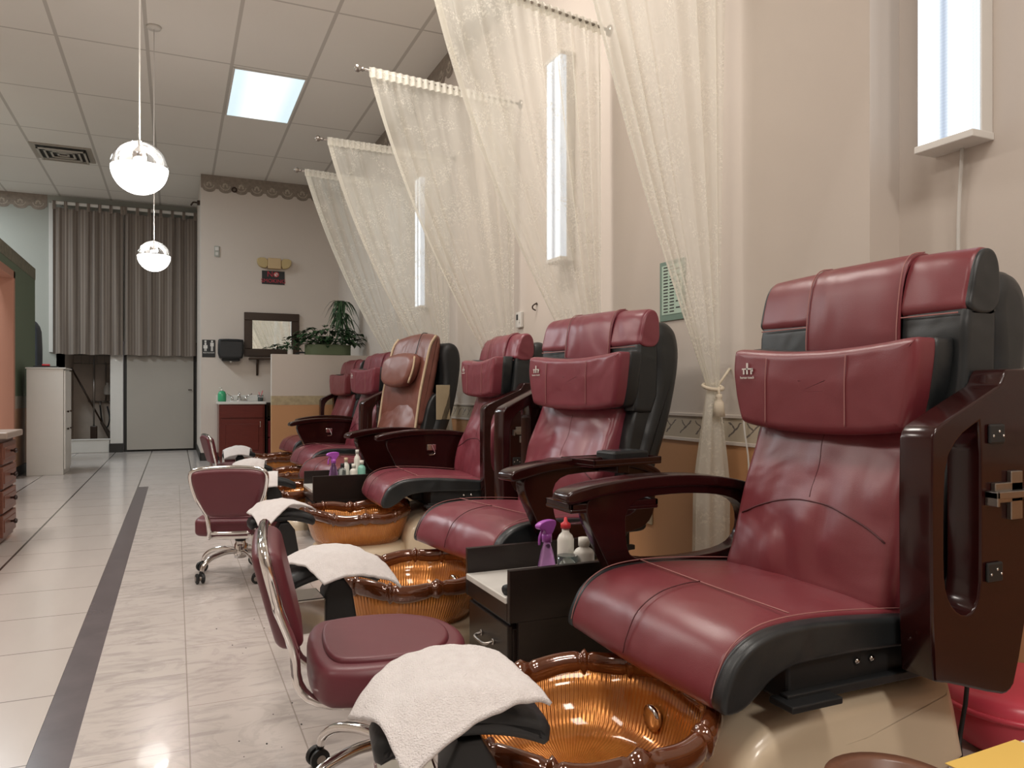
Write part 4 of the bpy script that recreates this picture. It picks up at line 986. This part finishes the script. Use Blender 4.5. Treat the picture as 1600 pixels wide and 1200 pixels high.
bm = bmesh.new(); tube(bm, [(0, 0, .016), (.03, .012, .016), (.055, .02, .016)], lambda u: .016, 10, 4); o = finish(bm, 'foot_file', M_rubber, None); o.location = (.925, 2.135, .3255); tag(o, 'short black roller lying on the near cart countertop', 'foot file')
spray((.955, 5.06, Z), .3, 'small distant purple spray bottle on the far cart', 1.05)
for (dx, dy, h, r, mt, cp, lab) in ((1.01, 5.04, .13, .024, M_clear, M_black, 'grey clear bottle next to the distant purple spray bottle'), (1.05, 5.12, .16, .022, M_whplast, M_cream, 'cream capped bottle in the middle of the far cart row'), (1.085, 5.04, .125, .026, M_whplast, M_whplast, 'squat white bottle on the far cart'), (1.13, 5.14, .21, .022, M_whplast, M_white, 'tallest white bottle at the back of the far cart'), (1.14, 5.05, .145, .026, M_teal, M_whplast, 'teal bottle at the right end of the far cart row')):
    bottle((dx, dy, Z), h, r, mt, lab, cp)

# remote on chair 2 tray
t = thing('remote_control', 'black remote control box on the arm tray of the second chair', 'remote control', (1.60, 2.545, .6855), .17)
bm = bmesh.new(); box(bm, (-.09, -.06, 0), (.09, .05, .035), .008); finish(bm, 'body', M_black, t, False)
bm = bmesh.new(); box(bm, (-.07, -.045, .0345), (.07, .035, .037), .001); finish(bm, 'keypad', simple('remote_face', (.035, .04, .045), .2), t, False)

# ------------------------------------------------------------------ half wall, plants
HWX, HWY = 1.05, 9.42
bm = bmesh.new(); box(bm, (HWX, HWY, .90), (XW, HWY + .12, 1.40)); struct('wall_half', bm, M_wall)
bm = bmesh.new(); box(bm, (HWX, HWY, 0), (XW, HWY + .12, .79)); struct('wall_half', bm, M_orange)
bm = bmesh.new(); box(bm, (HWX, HWY - .002, .79), (XW, HWY + .122, .90)); struct('trim_10', bm, simple('ochre_swirl_border', (0.42, 0.34, 0.21), .7, var=.35, vs_=20))
def leaf(bm, p, d, L, W, droop=.4, up=Vector((0, 0, 1))):
    d = Vector(d).normalized(); s = d.cross(up).normalized(); pts = []
    for k_ in range(5):
        u = k_ / 4; c_ = Vector(p) + d * L * u + Vector((0, 0, -droop * L * u * u)); wd = W * math.sin(PI * (u * .92 + .04)) ** .8
        pts.append((c_ - s * wd + Vector((0, 0, wd * .3)), c_, c_ + s * wd + Vector((0, 0, wd * .3))))
    vv = [[bm.verts.new(q) for q in r_] for r_ in pts]
    for a, b in zip(vv, vv[1:]):
        bm.faces.new((a[0], a[1], b[1], b[0])); bm.faces.new((a[1], a[2], b[2], b[1]))
M_leaf = simple('dark_green_leaf', (0.030, 0.075, 0.028), .4, var=.5, vs_=10)
M_pot = simple('sage_green_pot', (0.13, 0.17, 0.09), .6)
def bushy(name, loc, w_, h_, n, L, lab, pot, potm, cat='plant'):
    t = thing(name, lab, cat, loc)
    bm = bmesh.new(); loft(bm, [(-pot[0] / 2, -pot[1] / 2), (pot[0] / 2, -pot[1] / 2), (pot[0] / 2, pot[1] / 2), (-pot[0] / 2, pot[1] / 2)], 0, pot[2], r=.006, k=1, seg=1, axis='z'); finish(bm, 'pot', potm, t)
    bm = bmesh.new()
    stems = bmesh.new()
    for k_ in range(n):
        a = random.uniform(0, 2 * PI); q = math.sqrt(random.random()); x = w_ / 2 * q * math.cos(a); y = min(.12, w_ / 4) * q * math.sin(a); z = pot[2] + random.uniform(0, h_) * (1 - .5 * q * q)
        leaf(bm, (x, y, z), (math.cos(a) + random.uniform(-.4, .4), math.sin(a) + random.uniform(-.4, .4), random.uniform(-.1, .6)), L * random.uniform(.7, 1.2), L * .3, .5)
        if k_ % 6 == 0: tube(stems, [(x * .3, y * .3, pot[2] - .02), (x * .7, y * .7, (z + pot[2]) / 2 + .02), (x, y, z)], .003, 5, 2)
    f = finish(bm, 'foliage', M_leaf, t, False); finish(stems, 'stems', M_leaf, t)
    return t
bushy('planter', (1.72, HWY + .06, 1.40), .85, .24, 230, .10, 'broad leafy plant in a sage green planter on the half wall', (.55, .14, .13), M_pot)
bushy('potted_plant', (1.27, HWY + .06, 1.40), .20, .16, 50, .055, 'small leafy plant in a tiny white pot before the mirror', (.06, .06, .06), M_whiteg)
t = thing('hanging_plant', 'tall dark strappy plant rising behind the broad leafy planter', 'plant', (1.95, HWY + .35, 1.20))
bm = bmesh.new(); lathe(bm, [(0, 0), (.09, 0), (.12, .16), (0, .16)]); finish(bm, 'pot', M_pot, t)
bm = bmesh.new(); tube(bm, [(0, 0, .1), (.01, 0, .5), (-.01, 0, .80)], .012, 6); tube(bm, [(0.03, 0, .1), (.05, 0, .4), (.06, 0, .7)], .008, 6); finish(bm, 'stems', M_leaf, t)
bm = bmesh.new()
for k_ in range(90):
    a = random.uniform(0, 2 * PI); z = random.choice((.82, .68, .55, .9, .75)); leaf(bm, (random.uniform(-.05, .06), 0, z), (math.cos(a), math.sin(a), random.uniform(.1, .9)), random.uniform(.13, .26), .013, 1.3)
finish(bm, 'foliage', M_leaf, t, False)
t = thing('sunglasses', 'dark folded item lying on the half wall top by the tiny pot', 'object', (1.40, HWY + .05, 1.40)) if False else None
bm = bmesh.new(); tube(bm, [(-.1, 0, .01), (-.03, .01, .03), (.05, .01, .02), (.1, 0, .01)], .010, 8); o = finish(bm, 'cloth', M_char, None); o.location = (1.43, HWY + .05, 1.398); tag(o, 'small dark bundle lying on the half wall top between the plants', 'cloth')

# ------------------------------------------------------------------ partition wall objects
t = thing('mirror', 'square wall mirror in a wide dark walnut frame', 'mirror', (1.255, PY, 1.745))
x0, x1, z0, z1 = -.375, .375, -.30, .32
bm = bmesh.new()
for a, b in (((x0, z0), (x1, z0 + .11)), ((x0, z1 - .11), (x1, z1)), ((x0, z0 + .11), (x0 + .11, z1 - .11)), ((x1 - .11, z0 + .11), (x1, z1 - .11))): box(bm, (a[0], -.035, a[1]), (b[0], 0, b[1]), .006)
finish(bm, 'frame', M_frame, t, False)
bm = bmesh.new(); box(bm, (x0 + .1, -.02, z0 + .1), (x1 - .1, -.004, z1 - .1)); finish(bm, 'glass', simple('mirror_glass', (.85, .87, .85), .01, 1), t, False)
t = thing('wall_shelf', 'dark wood bracket shelf under the framed mirror', 'shelf', (1.21, PY, 1.40))
bm = bmesh.new(); box(bm, (-.27, -.16, 0), (.40, 0, .025), .004); finish(bm, 'board', M_frame, t, False)
for xx in (-.17, .3):
    o = panel('bracket', M_frame, t, [(-.14, 0), (0, 0), (0, -.22), (-.03, -.22), (-.05, -.08), (-.12, -.03)], [], 0, .03, .002, 1, 'x'); o.location = (xx, 0, 0)
# sink cabinet
t = thing('sink_cabinet', 'cherry red sink cabinet with white top against the partition', 'cabinet', (.53, PY, 0))
bm = bmesh.new(); box(bm, (0, -.46, .08), (.58, -.0, .78), .003); box(bm, (.02, -.42, 0), (.56, 0, .08)); finish(bm, 'body', M_cherry, t, False)
bm = bmesh.new(); box(bm, (.02, -.478, .10), (.56, -.46, .58), .004); box(bm, (.08, -.484, .16), (.50, -.476, .52), .006); d = finish(bm, 'door', M_cherry, t, False)
bm = bmesh.new(); tube(bm, [(.52, -.478, .47), (.52, -.505, .48), (.52, -.505, .54), (.52, -.478, .55)], .005, 6); finish(bm, 'handle', M_chrome, d)
bm = bmesh.new(); box(bm, (.02, -.474, .60), (.56, -.46, .76), .003); finish(bm, 'false_drawer', M_cherry, t, False)
bm = bmesh.new(); box(bm, (-.015, -.48, .78), (.60, 0, .815), .008); box(bm, (-.015, -.02, .815), (.60, 0, .90), .005); finish(bm, 'countertop', M_whiteg, t, False)
bm = bmesh.new(); lathe(bm, [(.18, .817), (.17, .822), (.13, .80), (0, .79)], (.29, -.25, 0), 24, None, 1, .7); finish(bm, 'basin', M_white, t)
t = thing('faucet', 'chrome two handle faucet on the white sink top', 'faucet', (.81, PY - .07, .816))
bm = bmesh.new(); box(bm, (-.11, -.025, 0), (.11, .025, .015), .006); tube(bm, [(0, 0, .01), (0, 0, .09), (0, -.04, .12), (0, -.11, .10)], .014, 10); lathe(bm, [(0, .01), (.03, .01), (.02, .1), (0, .11)]); finish(bm, 'spout', M_chrome, t)
for s in (-1, 1):
    bm = bmesh.new(); lathe(bm, [(0, .01), (.018, .01), (.014, .06), (0, .07)], (s * .09, 0, 0), 12); tube(bm, [(s * .09, 0, .065), (s * .17, -.02, .105)], .008, 8, 0); finish(bm, 'handle', M_chrome, t)
t = thing('soap_bottle', 'green pump soap bottle at the left of the sink', 'soap bottle', (.58, PY - .22, .816))
bm = bmesh.new(); lathe(bm, [(0, 0), (.05, 0), (.055, .02), (.055, .10), (.04, .135), (.02, .145), (0, .145)], n=18); finish(bm, 'bottle', simple('green_soap', (.05, .36, .17), .2), t)
bm = bmesh.new(); lathe(bm, [(0, .145), (.018, .145), (.018, .165), (.006, .17), (.006, .19), (0, .19)], n=12); tube(bm, [(0, 0, .188), (-.035, -.02, .185)], .006, 6, 0); finish(bm, 'pump', M_whplast, t)
t = thing('glass_cup', 'clear cup holding nail brushes at the right of the sink', 'cup', (1.08, PY - .2, .816))
bm = bmesh.new(); lathe(bm, [(.030, 0), (.034, 0), (.040, .09), (.036, .09)], n=18); finish(bm, 'cup', M_clear, t)
bm = bmesh.new(); lathe(bm, [(0, .004), (.028, .004), (.031, .05), (0, .05)], n=16); finish(bm, 'contents', simple('dark_brushes', (.02, .05, .04), .5), t)
bm = bmesh.new(); tube(bm, [(0, 0, .04), (.03, 0, .15)], .005, 6, 0); tube(bm, [(0, 0, .04), (-.02, 0, .13)], .004, 6, 0); finish(bm, 'brush', M_redplastic, t)
t = thing('storage_shelf', 'dark narrow shelf unit with red bins right of the sink cabinet', 'shelf', (1.135, PY, 0))
bm = bmesh.new(); box(bm, (0, -.42, .76), (.42, 0, .80)); box(bm, (0, -.42, 0), (.015, 0, .76)); box(bm, (.405, -.42, 0), (.42, 0, .76)); box(bm, (0, -.42, .02), (.42, 0, .05)); box(bm, (0, -.42, .58), (.42, 0, .60)); finish(bm, 'frame', M_espresso, t, False)
for z_, lab in ((.05, 'red storage bin on the lower shelf beside the sink'), ):
    bm = bmesh.new(); box(bm, (0, 0, 0), (.38, .34, .27), .02); o = finish(bm, 'bin', simple('dark_red_bin', (.17, .01, .015), .4), None, False); o.location = (1.155, PY - .40, z_ + .0); tag(o, lab, 'bin')
bm = bmesh.new(); box(bm, (0, 0, 0), (.38, .34, .235), .02); o = finish(bm, 'bin', bpy.data.materials['dark_red_bin'], None, False); o.location = (1.155, PY - .40, .322); tag(o, 'red storage bin stacked above the lower red bin beside the sink', 'bin')
# paper towel dispenser
t = thing('paper_towel_dispenser', 'black paper towel dispenser between the restroom sign and mirror', 'dispenser', (.70, PY, 1.40))
Loft('cover', M_black, t, [(-.165, .02), (-.165, .255), (-.15, .275), (.15, .275), (.165, .255), (.165, .02), (.10, .0), (-.10, .0)], -.19, 0, r=.03, k=1, seg=2)
bm = bmesh.new(); box(bm, (-.12, -.15, -.03), (.12, -.02, .01), .02); finish(bm, 'bottom', M_black, t, False)
bm = bmesh.new(); lathe(bm, [(0, -.05), (.015, -.045), (.02, -.03), (0, -.025)], (0, -.12, 0), 10); finish(bm, 'towel_tip', M_white, t)
# restroom sign
t = thing('restroom_sign', 'black restroom sign with white man and woman figures', 'sign', (.42, PY, 1.545))
bm = bmesh.new(); box(bm, (-.085, -.006, -.12), (.085, 0, .12), .002); finish(bm, 'plate', M_black, t, False)
bm = bmesh.new()
for s, w_ in ((-1, 1), (1, 0)):
    cx = s * .042
    lathe(bm, [(0, 0), (.014, 0), (.014, .002), (0, .002)], (0, 0, 0), 14, FACE((cx, -.0065, .098), (0, -1, 0)))
    if w_:
        for (a, b, c_, d) in (((cx - .012), (cx + .012), .04, .08), ((cx - .026), (cx + .026), .0, .045), ((cx - .014), (cx - .003), -.035, .0), ((cx + .003), (cx + .014), -.035, .0)): box(bm, (a, -.0085, c_), (b, -.006, d))
    else:
        for (a, b, c_, d) in (((cx - .022), (cx + .022), .03, .08), ((cx - .013), (cx - .002), -.035, .035), ((cx + .002), (cx + .013), -.035, .035)): box(bm, (a, -.0085, c_), (b, -.006, d))
finish(bm, 'figures', M_whiteg, t, False)
text('lettering', 'RESTROOM', .028, M_whiteg, t, FACE((0, -.008, -.06), (0, -1, 0)))
# switch plate, emergency light, no smoking sign
def px_part(u, v):  # point on the partition wall at a photo position
    a = (u - 800) / F; dx = math.sin(YAW) + a * math.cos(YAW); dy = math.cos(YAW) - a * math.sin(YAW); tt = PY / dy
    return (dx * tt, PY, H + (612 - v) / F * tt)
p = px_part(339, 393); t = thing('wall_switch', 'pale two part sensor plate high on the partition wall', 'switch', p)
bm = bmesh.new(); box(bm, (-.035, -.012, -.075), (.035, 0, .075), .004); finish(bm, 'plate', M_wall2, t, False)
bm = bmesh.new(); box(bm, (-.025, -.02, .01), (.025, -.01, .06), .004); box(bm, (-.02, -.018, -.055), (.02, -.01, -.01), .004); finish(bm, 'cover', M_white, t, False)
p = px_part(428, 413); t = thing('emergency_light', 'yellowed emergency light unit above the no smoking sign', 'emergency light', p)
Ma = simple('yellowed_plastic', (.50, .38, .18), .5)
bm = bmesh.new(); box(bm, (-.09, -.09, -.075), (.09, 0, .075), .008); finish(bm, 'housing', simple('tan_plastic', (.55, .40, .22), .5), t, False)
for s in (-1, 1):
    bm = bmesh.new(); prof = [(s * .09, .075), (s * .23, .075), (s * .235, .0), (s * .19, -.06), (s * .09, -.07)]; loft(bm, prof, -.08, 0, r=.01, k=1, seg=1); finish(bm, 'lamp_head', Ma, t)
p = px_part(427, 434); t = thing('no_smoking_sign', 'black no smoking sign with red letters', 'sign', p)
bm = bmesh.new(); box(bm, (-.155, -.008, -.095), (.155, 0, .095), .002); finish(bm, 'plate', M_black, t, False)
M_rl = simple('red_lettering', (.45, .015, .04), .5)
text('lettering', 'N', .11, M_rl, t, FACE((-.045, -.009, .045), (0, -1, 0))); text('lettering', 'SMOKING', .075, M_rl, t, FACE((0, -.009, -.05), (0, -1, 0)))
bm = bmesh.new(); tube(bm, [(.04 + .033 * math.cos(a), -.010, .045 + .033 * math.sin(a)) for a in [2 * PI * k_ / 20 for k_ in range(20)]], .005, 6, 0, True); tube(bm, [(.018, -.010, .068), (.062, -.010, .022)], .005, 6, 0); finish(bm, 'prohibition_ring', M_redcap, t)
bm = bmesh.new(); lathe(bm, [(0, 0), (.03, 0), (.03, .001), (0, .001)], (0, 0, 0), 20, FACE((.04, -.0085, .045), (0, -1, 0))); finish(bm, 'symbol_disc', M_whiteg, t)
# ornaments at the border
p = px_part(366, 297); bm = bmesh.new(); tube(bm, [(.03 * math.cos(a), -.02, .03 * math.sin(a)) for a in [2 * PI * k_ / 14 for k_ in range(14)]], .010, 6, 0, True); o = finish(bm, 'curtain_ring', M_frame, None); o.location = p; tag(o, 'small dark ring fixed on the lace border above the partition', 'ring')
t = thing('ceiling_bracket', 'small dark bracket on the partition corner near the ceiling', 'bracket', (PX, PY + .35, 3.62))
bm = bmesh.new(); box(bm, (-.04, -.03, -.03), (0, .03, .03), .006); tube(bm, [(-.03, 0, 0), (-.09, -.04, -.01), (-.12, -.02, -.05)], .012, 6); finish(bm, 'hook', M_frame, t, False)

# ------------------------------------------------------------------ striped curtain at the back
def stripe_mat():
    m = NT('striped_taupe_fabric'); s = m.sep(); a = m.math('FRACT', m.math('MULTIPLY', s[0], 24.0)); b = m.math('FRACT', m.math('MULTIPLY', s[0], 9.3))
    f = m.ramp(a, (.0, 0.0), (.35, .1), (.5, 1.0), (.62, .1)); g = m.ramp(b, (.0, 0.0), (.5, .8), (.9, 0.0))
    c = m.mix(f, (0.17, 0.135, 0.11), (0.36, 0.31, 0.26)); c = m.mix(m.math('MULTIPLY', g, .4), c, (0.12, 0.095, 0.078)); m.p(col=c, rough=.85, sheen=.2); return m.m
M_stripe = stripe_mat()
def stripe_curtain(x0, x1, ph, lab):
    t = thing('tab_curtain', lab, 'curtain', (0, 0, 0), 0, 'striped tab top curtains')
    y = FAR - .14; zt, zb = 3.73, 1.52; bm = bmesh.new(); N = 160; rows = []
    for qi in range(13):
        q = qi / 12; row = []
        for i in range(N + 1):
            s = i / N; x = x0 + (x1 - x0) * s
            row.append(bm.verts.new((x + .006 * math.sin(s * 40 + q * 3), y + .030 * math.sin(s * (x1 - x0) * 42 + ph + .6 * math.sin(q * 2 + s * 9)) * (.5 + .5 * q) + .012 * math.sin(s * 61 + ph), zt - (zt - zb) * q + .006 * math.sin(s * 20))))
        rows.append(row)
    for a, b in zip(rows, rows[1:]):
        for i in range(N): bm.faces.new((a[i], a[i + 1], b[i + 1], b[i]))
    o = finish(bm, 'drape', M_stripe, t)
    n = int((x1 - x0) / .155)
    for k_ in range(n + 1):
        xx = x0 + .02 + (x1 - x0 - .04) * k_ / n
        bm = bmesh.new(); box(bm, (xx - .022, y - .032, zt - .03), (xx + .022, y - .026, zt + .10), .001); box(bm, (xx - .022, y + .026, zt - .03), (xx + .022, y + .032, zt + .10), .001); box(bm, (xx - .022, y - .032, zt + .095), (xx + .022, y + .032, zt + .101), .001)
        finish(bm, 'tab', M_stripe, t, False)
stripe_curtain(-1.69, -.74, 0, 'left panel of the brown striped tab curtain, above the mop alcove')
stripe_curtain(-.73, .31, 2, 'right panel of the brown striped tab curtain, above the grey door')
t = thing('curtain_rod', 'white rod carrying the striped tab curtains', 'curtain rod', (0, FAR - .14, 3.805))
bm = bmesh.new(); box(bm, (-1.70, -.018, -.025), (PX - .001, .018, .022), .006); finish(bm, 'rod', M_whiteg, t, False)
for xx in (-1.6, 0.2):
    bm = bmesh.new(); box(bm, (xx - .015, .01, -.015), (xx + .015, .14, .01), .003); finish(bm, 'bracket', M_whiteg, t, False)

# ------------------------------------------------------------------ left side furniture
t = thing('cabinet', 'tall narrow white cabinet near the striped curtain', 'cabinet', (-1.53, 10.0, 0))
bm = bmesh.new(); box(bm, (0, 0, 0), (.36, .55, 1.21), .004); finish(bm, 'body', M_whiteg, t, False)
bm = bmesh.new(); box(bm, (-.01, -.01, 1.21), (.385, .56, 1.225), .003); finish(bm, 'top', M_whiteg, t, False)
for (a, b) in ((.01, .27), (.28, .54)):
    bm = bmesh.new(); box(bm, (.362, a, .06), (.38, b, 1.19), .004); d = finish(bm, 'door', M_whiteg, t, False)
    bm = bmesh.new(); lathe(bm, [(0, 0), (.010, .005), (.012, .02), (0, .025)], (0, 0, 0), 10, Matrix.Translation((.38, (a + b) / 2, .72)) @ Matrix.Rotation(PI / 2, 4, 'Y')); lathe(bm, [(0, 0), (.010, .005), (.012, .02), (0, .025)], (0, 0, 0), 10, Matrix.Translation((.38, (a + b) / 2, .52)) @ Matrix.Rotation(PI / 2, 4, 'Y')); finish(bm, 'knob', M_frame, d)
t = thing('box', 'flat dark tray with red odds and ends on the white cabinet', 'tray', (-1.40, 10.15, 1.2255))
bm = bmesh.new(); box(bm, (-.08, -.06, 0), (.16, .08, .018), .004); finish(bm, 'tray', M_base, t, False)
bm = bmesh.new(); box(bm, (0, -.03, .018), (.08, .03, .042), .01); finish(bm, 'packet', M_redcap, t, False)
t = thing('rounded_cabinet', 'dark blue grey round shouldered unit behind the white cabinet', 'appliance', (-1.85, 12.0, 0))  # unidentified dark rounded shape, modelled as a round-shouldered cabinet
Loft('body', simple('blue_grey_shell', (.045, .055, .07), .5, var=.15), t, [(-.35, 0), (.12, 0), (.14, 1.0), (.14, 1.75), (.10, 1.9), (0, 1.98), (-.35, 2.02)], 0, .5, r=.05, k=1, seg=2)
t = thing('nail_desk', 'reddish wood desk with dark knobbed drawers at the left picture edge', 'desk', (-1.01, 5.22, 0))
# a pedestal each side of a knee gap, drawers facing +x
M_knob = simple('dark_knob', (.03, .015, .012), .3)
def pedestal(y0, y1, front, n):
    bm = bmesh.new(); box(bm, (front - .45, y0, .02), (front - .018, y1, .66), .003); b = finish(bm, 'pedestal', M_desk, t, False)
    for k_ in range(n):
        z0 = .05 + k_ * (.60 / n); bm = bmesh.new(); box(bm, (front - .02, y0 + .012, z0), (front, y1 - .012, z0 + .60 / n - .015), .005); box(bm, (front - .003, y0 + .04, z0 + .03), (front + .005, y1 - .04, z0 + .60 / n - .045), .003)
        d = finish(bm, 'drawer', M_desk, t, False)
        bm = bmesh.new(); lathe(bm, [(0, 0), (.007, 0), (.007, .02), (.016, .028), (.014, .04), (0, .044)], (0, 0, 0), 12, Matrix.Translation((front, (y0 + y1) / 2, z0 + .30 / n)) @ Matrix.Rotation(PI / 2, 4, 'Y')); finish(bm, 'knob', M_knob, d)
pedestal(-.62, -.02, -.025, 3); pedestal(.28, .72, .045, 4)
bm = bmesh.new(); box(bm, (-.55, -.65, .66), (.02, .30, .70), .006); box(bm, (-.55, .25, .66), (.075, .76, .70), .006); finish(bm, 'desktop', simple('desk_top_grey', (.30, .24, .20), .35), t, False)

# ------------------------------------------------------------------ right wall items
def px_wall(u, v, xw=XW):
    a = (u - 800) / F; dx = math.sin(YAW) + a * math.cos(YAW); dy = math.cos(YAW) - a * math.sin(YAW); tt = xw / dx
    return (xw, dy * tt, H + (612 - v) / F * tt)
p = px_wall(814, 500); t = thing('thermostat', 'small white thermostat on the wall above the second chair', 'thermostat', p)
bm = bmesh.new(); box(bm, (-.022, -.045, -.055), (0, .045, .055), .005); finish(bm, 'body', M_whiteg, t, False)
bm = bmesh.new(); box(bm, (-.024, -.0, .0), (-.021, .03, .038), .001); finish(bm, 'display', M_base, t, False)
bm = bmesh.new(); box(bm, (-.027, -.03, -.02), (-.021, -.01, .0), .001); finish(bm, 'button', M_white, t, False)
pa = px_wall(1033, 452); t = thing('wall_poster', 'green printed price poster half hidden by the nearest lace curtain', 'poster', (XW, pa[1], 1.44))
bm = bmesh.new(); box(bm, (-.008, -.20, -.145), (0, 0, .145), .001); finish(bm, 'frame', simple('poster_green', (.16, .25, .20), .4), t, False)
bm = bmesh.new(); box(bm, (-.010, -.185, -.115), (-.007, -.02, .125), .0005); finish(bm, 'paper', simple('pale_mint_paper', (.45, .60, .50), .6), t, False)
bm = bmesh.new(); k2 = 0
for k_ in range(15):
    z_ = .115 - k_ * .0155
    for j in range(2 + k_ % 2): box(bm, (-.0108, -.035 - j * .05 - .035, z_ - .003), (-.0099, -.035 - j * .05, z_ + .003))
finish(bm, 'printed_lines', M_base, t, False)
text('heading_text', 'PRICE LIST', .03, M_whiteg, t, FACE((-.009, -.15, .152), (-1, 0, 0))) if False else None
p = px_wall(1014, 800); t = thing('wall_outlet', 'wall outlet plate on the peach wainscot behind the near cart', 'outlet', p)
bm = bmesh.new(); box(bm, (-.008, -.035, -.06), (0, .035, .06), .003); finish(bm, 'plate', M_tan, t, False)
bm = bmesh.new(); box(bm, (-.011, -.015, .01), (-.007, .015, .04), .002); box(bm, (-.011, -.015, -.04), (-.007, .015, -.01), .002); finish(bm, 'sockets', M_frame, t, False)
p = px_wall(839, 478); bm = bmesh.new(); tube(bm, [(0, 0, .02), (-.03, 0, .0), (-.03, 0, -.02), (-.01, 0, -.03)], .005, 6); lathe(bm, [(0, 0), (.012, 0), (.012, .004), (0, .004)], (0, 0, .01), 10); o = finish(bm, 'wall_hook', M_frame, None); o.location = p; tag(o, 'tiny dark wall hook right of the thermostat', 'hook')
# power cord behind near chair, white cord by the curtain
bm = bmesh.new(); tube(bm, [(XR - .02, 1.42, .62), (2.0, 1.36, .60), (1.88, 1.32, .48), (1.85, 1.30, .2), (1.80, 1.28, .02), (1.5, .95, .012)], .006, 6); o = finish(bm, 'power_cord', M_black, None); tag(o, 'black power cord hanging behind the nearest chair', 'cord')
bm = bmesh.new(); tube(bm, [(XW - .02, 2.53, 1.02), (XW - .03, 2.50, .8), (XW - .015, 2.49, .65), (XW - .03, 2.47, .4), (XW - .02, 2.45, .02)], .004, 6); o = finish(bm, 'pull_cord', M_white, None); tag(o, 'thin white cord hanging beside the nearest curtain tail', 'cord')

# ------------------------------------------------------------------ things at the bottom right
t = thing('plastic_tub', 'glossy red plastic tub behind the nearest chair base', 'tub', (2.10, 1.32, 0), .1)  # low red plastic tub, shape partly guessed from its visible edge
bm = bmesh.new(); lathe(bm, [(.15, 0), (.18, .02), (.205, .07), (.215, .12), (.205, .15), (.17, .165), (0, .17)], n=40, sy=.9); finish(bm, 'shell', M_redplastic, t)
bm = bmesh.new(); tube(bm, [(.215 * math.cos(a), .9 * .215 * math.sin(a), .12) for a in [2 * PI * k_ / 40 for k_ in range(40)]], .008, 6, 0, True); finish(bm, 'lip', M_redplastic, t)
t = thing('wooden_bowl', 'round brown bowl rim cut by the picture bottom, before the beige base', 'bowl', (1.185, .965, 0))
bm = bmesh.new(); lathe(bm, [(0, 0), (.09, 0), (.115, .10), (.125, .235), (.122, .245), (.10, .24), (.09, .16), (0, .15)], n=36); finish(bm, 'bowl', simple('brown_glazed', (.17, .08, .05), .3, var=.2), t)
t = thing('magazine', 'yellow magazine corner cut by the bottom right picture corner', 'magazine', (1.38, .74, .2915), .04)
bm = bmesh.new(); box(bm, (-.15, -.18, 0), (.22, .16, .012), .002); finish(bm, 'pages', M_whiteg, t, False)
bm = bmesh.new(); box(bm, (-.152, -.18, .012), (.05, .165, .014), .0005); finish(bm, 'cover', simple('yellow_cover', (.75, .50, .13), .35), t, False)
t = thing('side_cart', 'low dark cart under the yellow magazine, mostly below the picture', 'cart', (1.50, .66, 0), 0)
bm = bmesh.new(); box(bm, (-.17, -.20, 0), (.25, .20, .275), .004); finish(bm, 'body', M_espresso, t, False)
bm = bmesh.new(); box(bm, (-.18, -.21, .275), (.26, .21, .29), .003); finish(bm, 'top', M_marbtop, t, False)
# grit on the marble
bm = bmesh.new()
for k_ in range(28):
    x = .2 + random.gauss(.08, .11); y = random.choice((3.2, 3.25, 2.45, 2.2, 2.0)) + random.gauss(0, .14); r = random.uniform(.001, .003)
    if x > .5: x = .3
    lathe(bm, [(0, 0), (r, 0), (r * .6, r * .5), (0, r * .6)], (x, y, 0), 6, None, 1, random.uniform(.6, 2))
o = finish(bm, 'floor_debris', M_base); o['kind'] = 'stuff'; tag(o, 'dark specks of dirt scattered on the white marble tiles', 'debris')
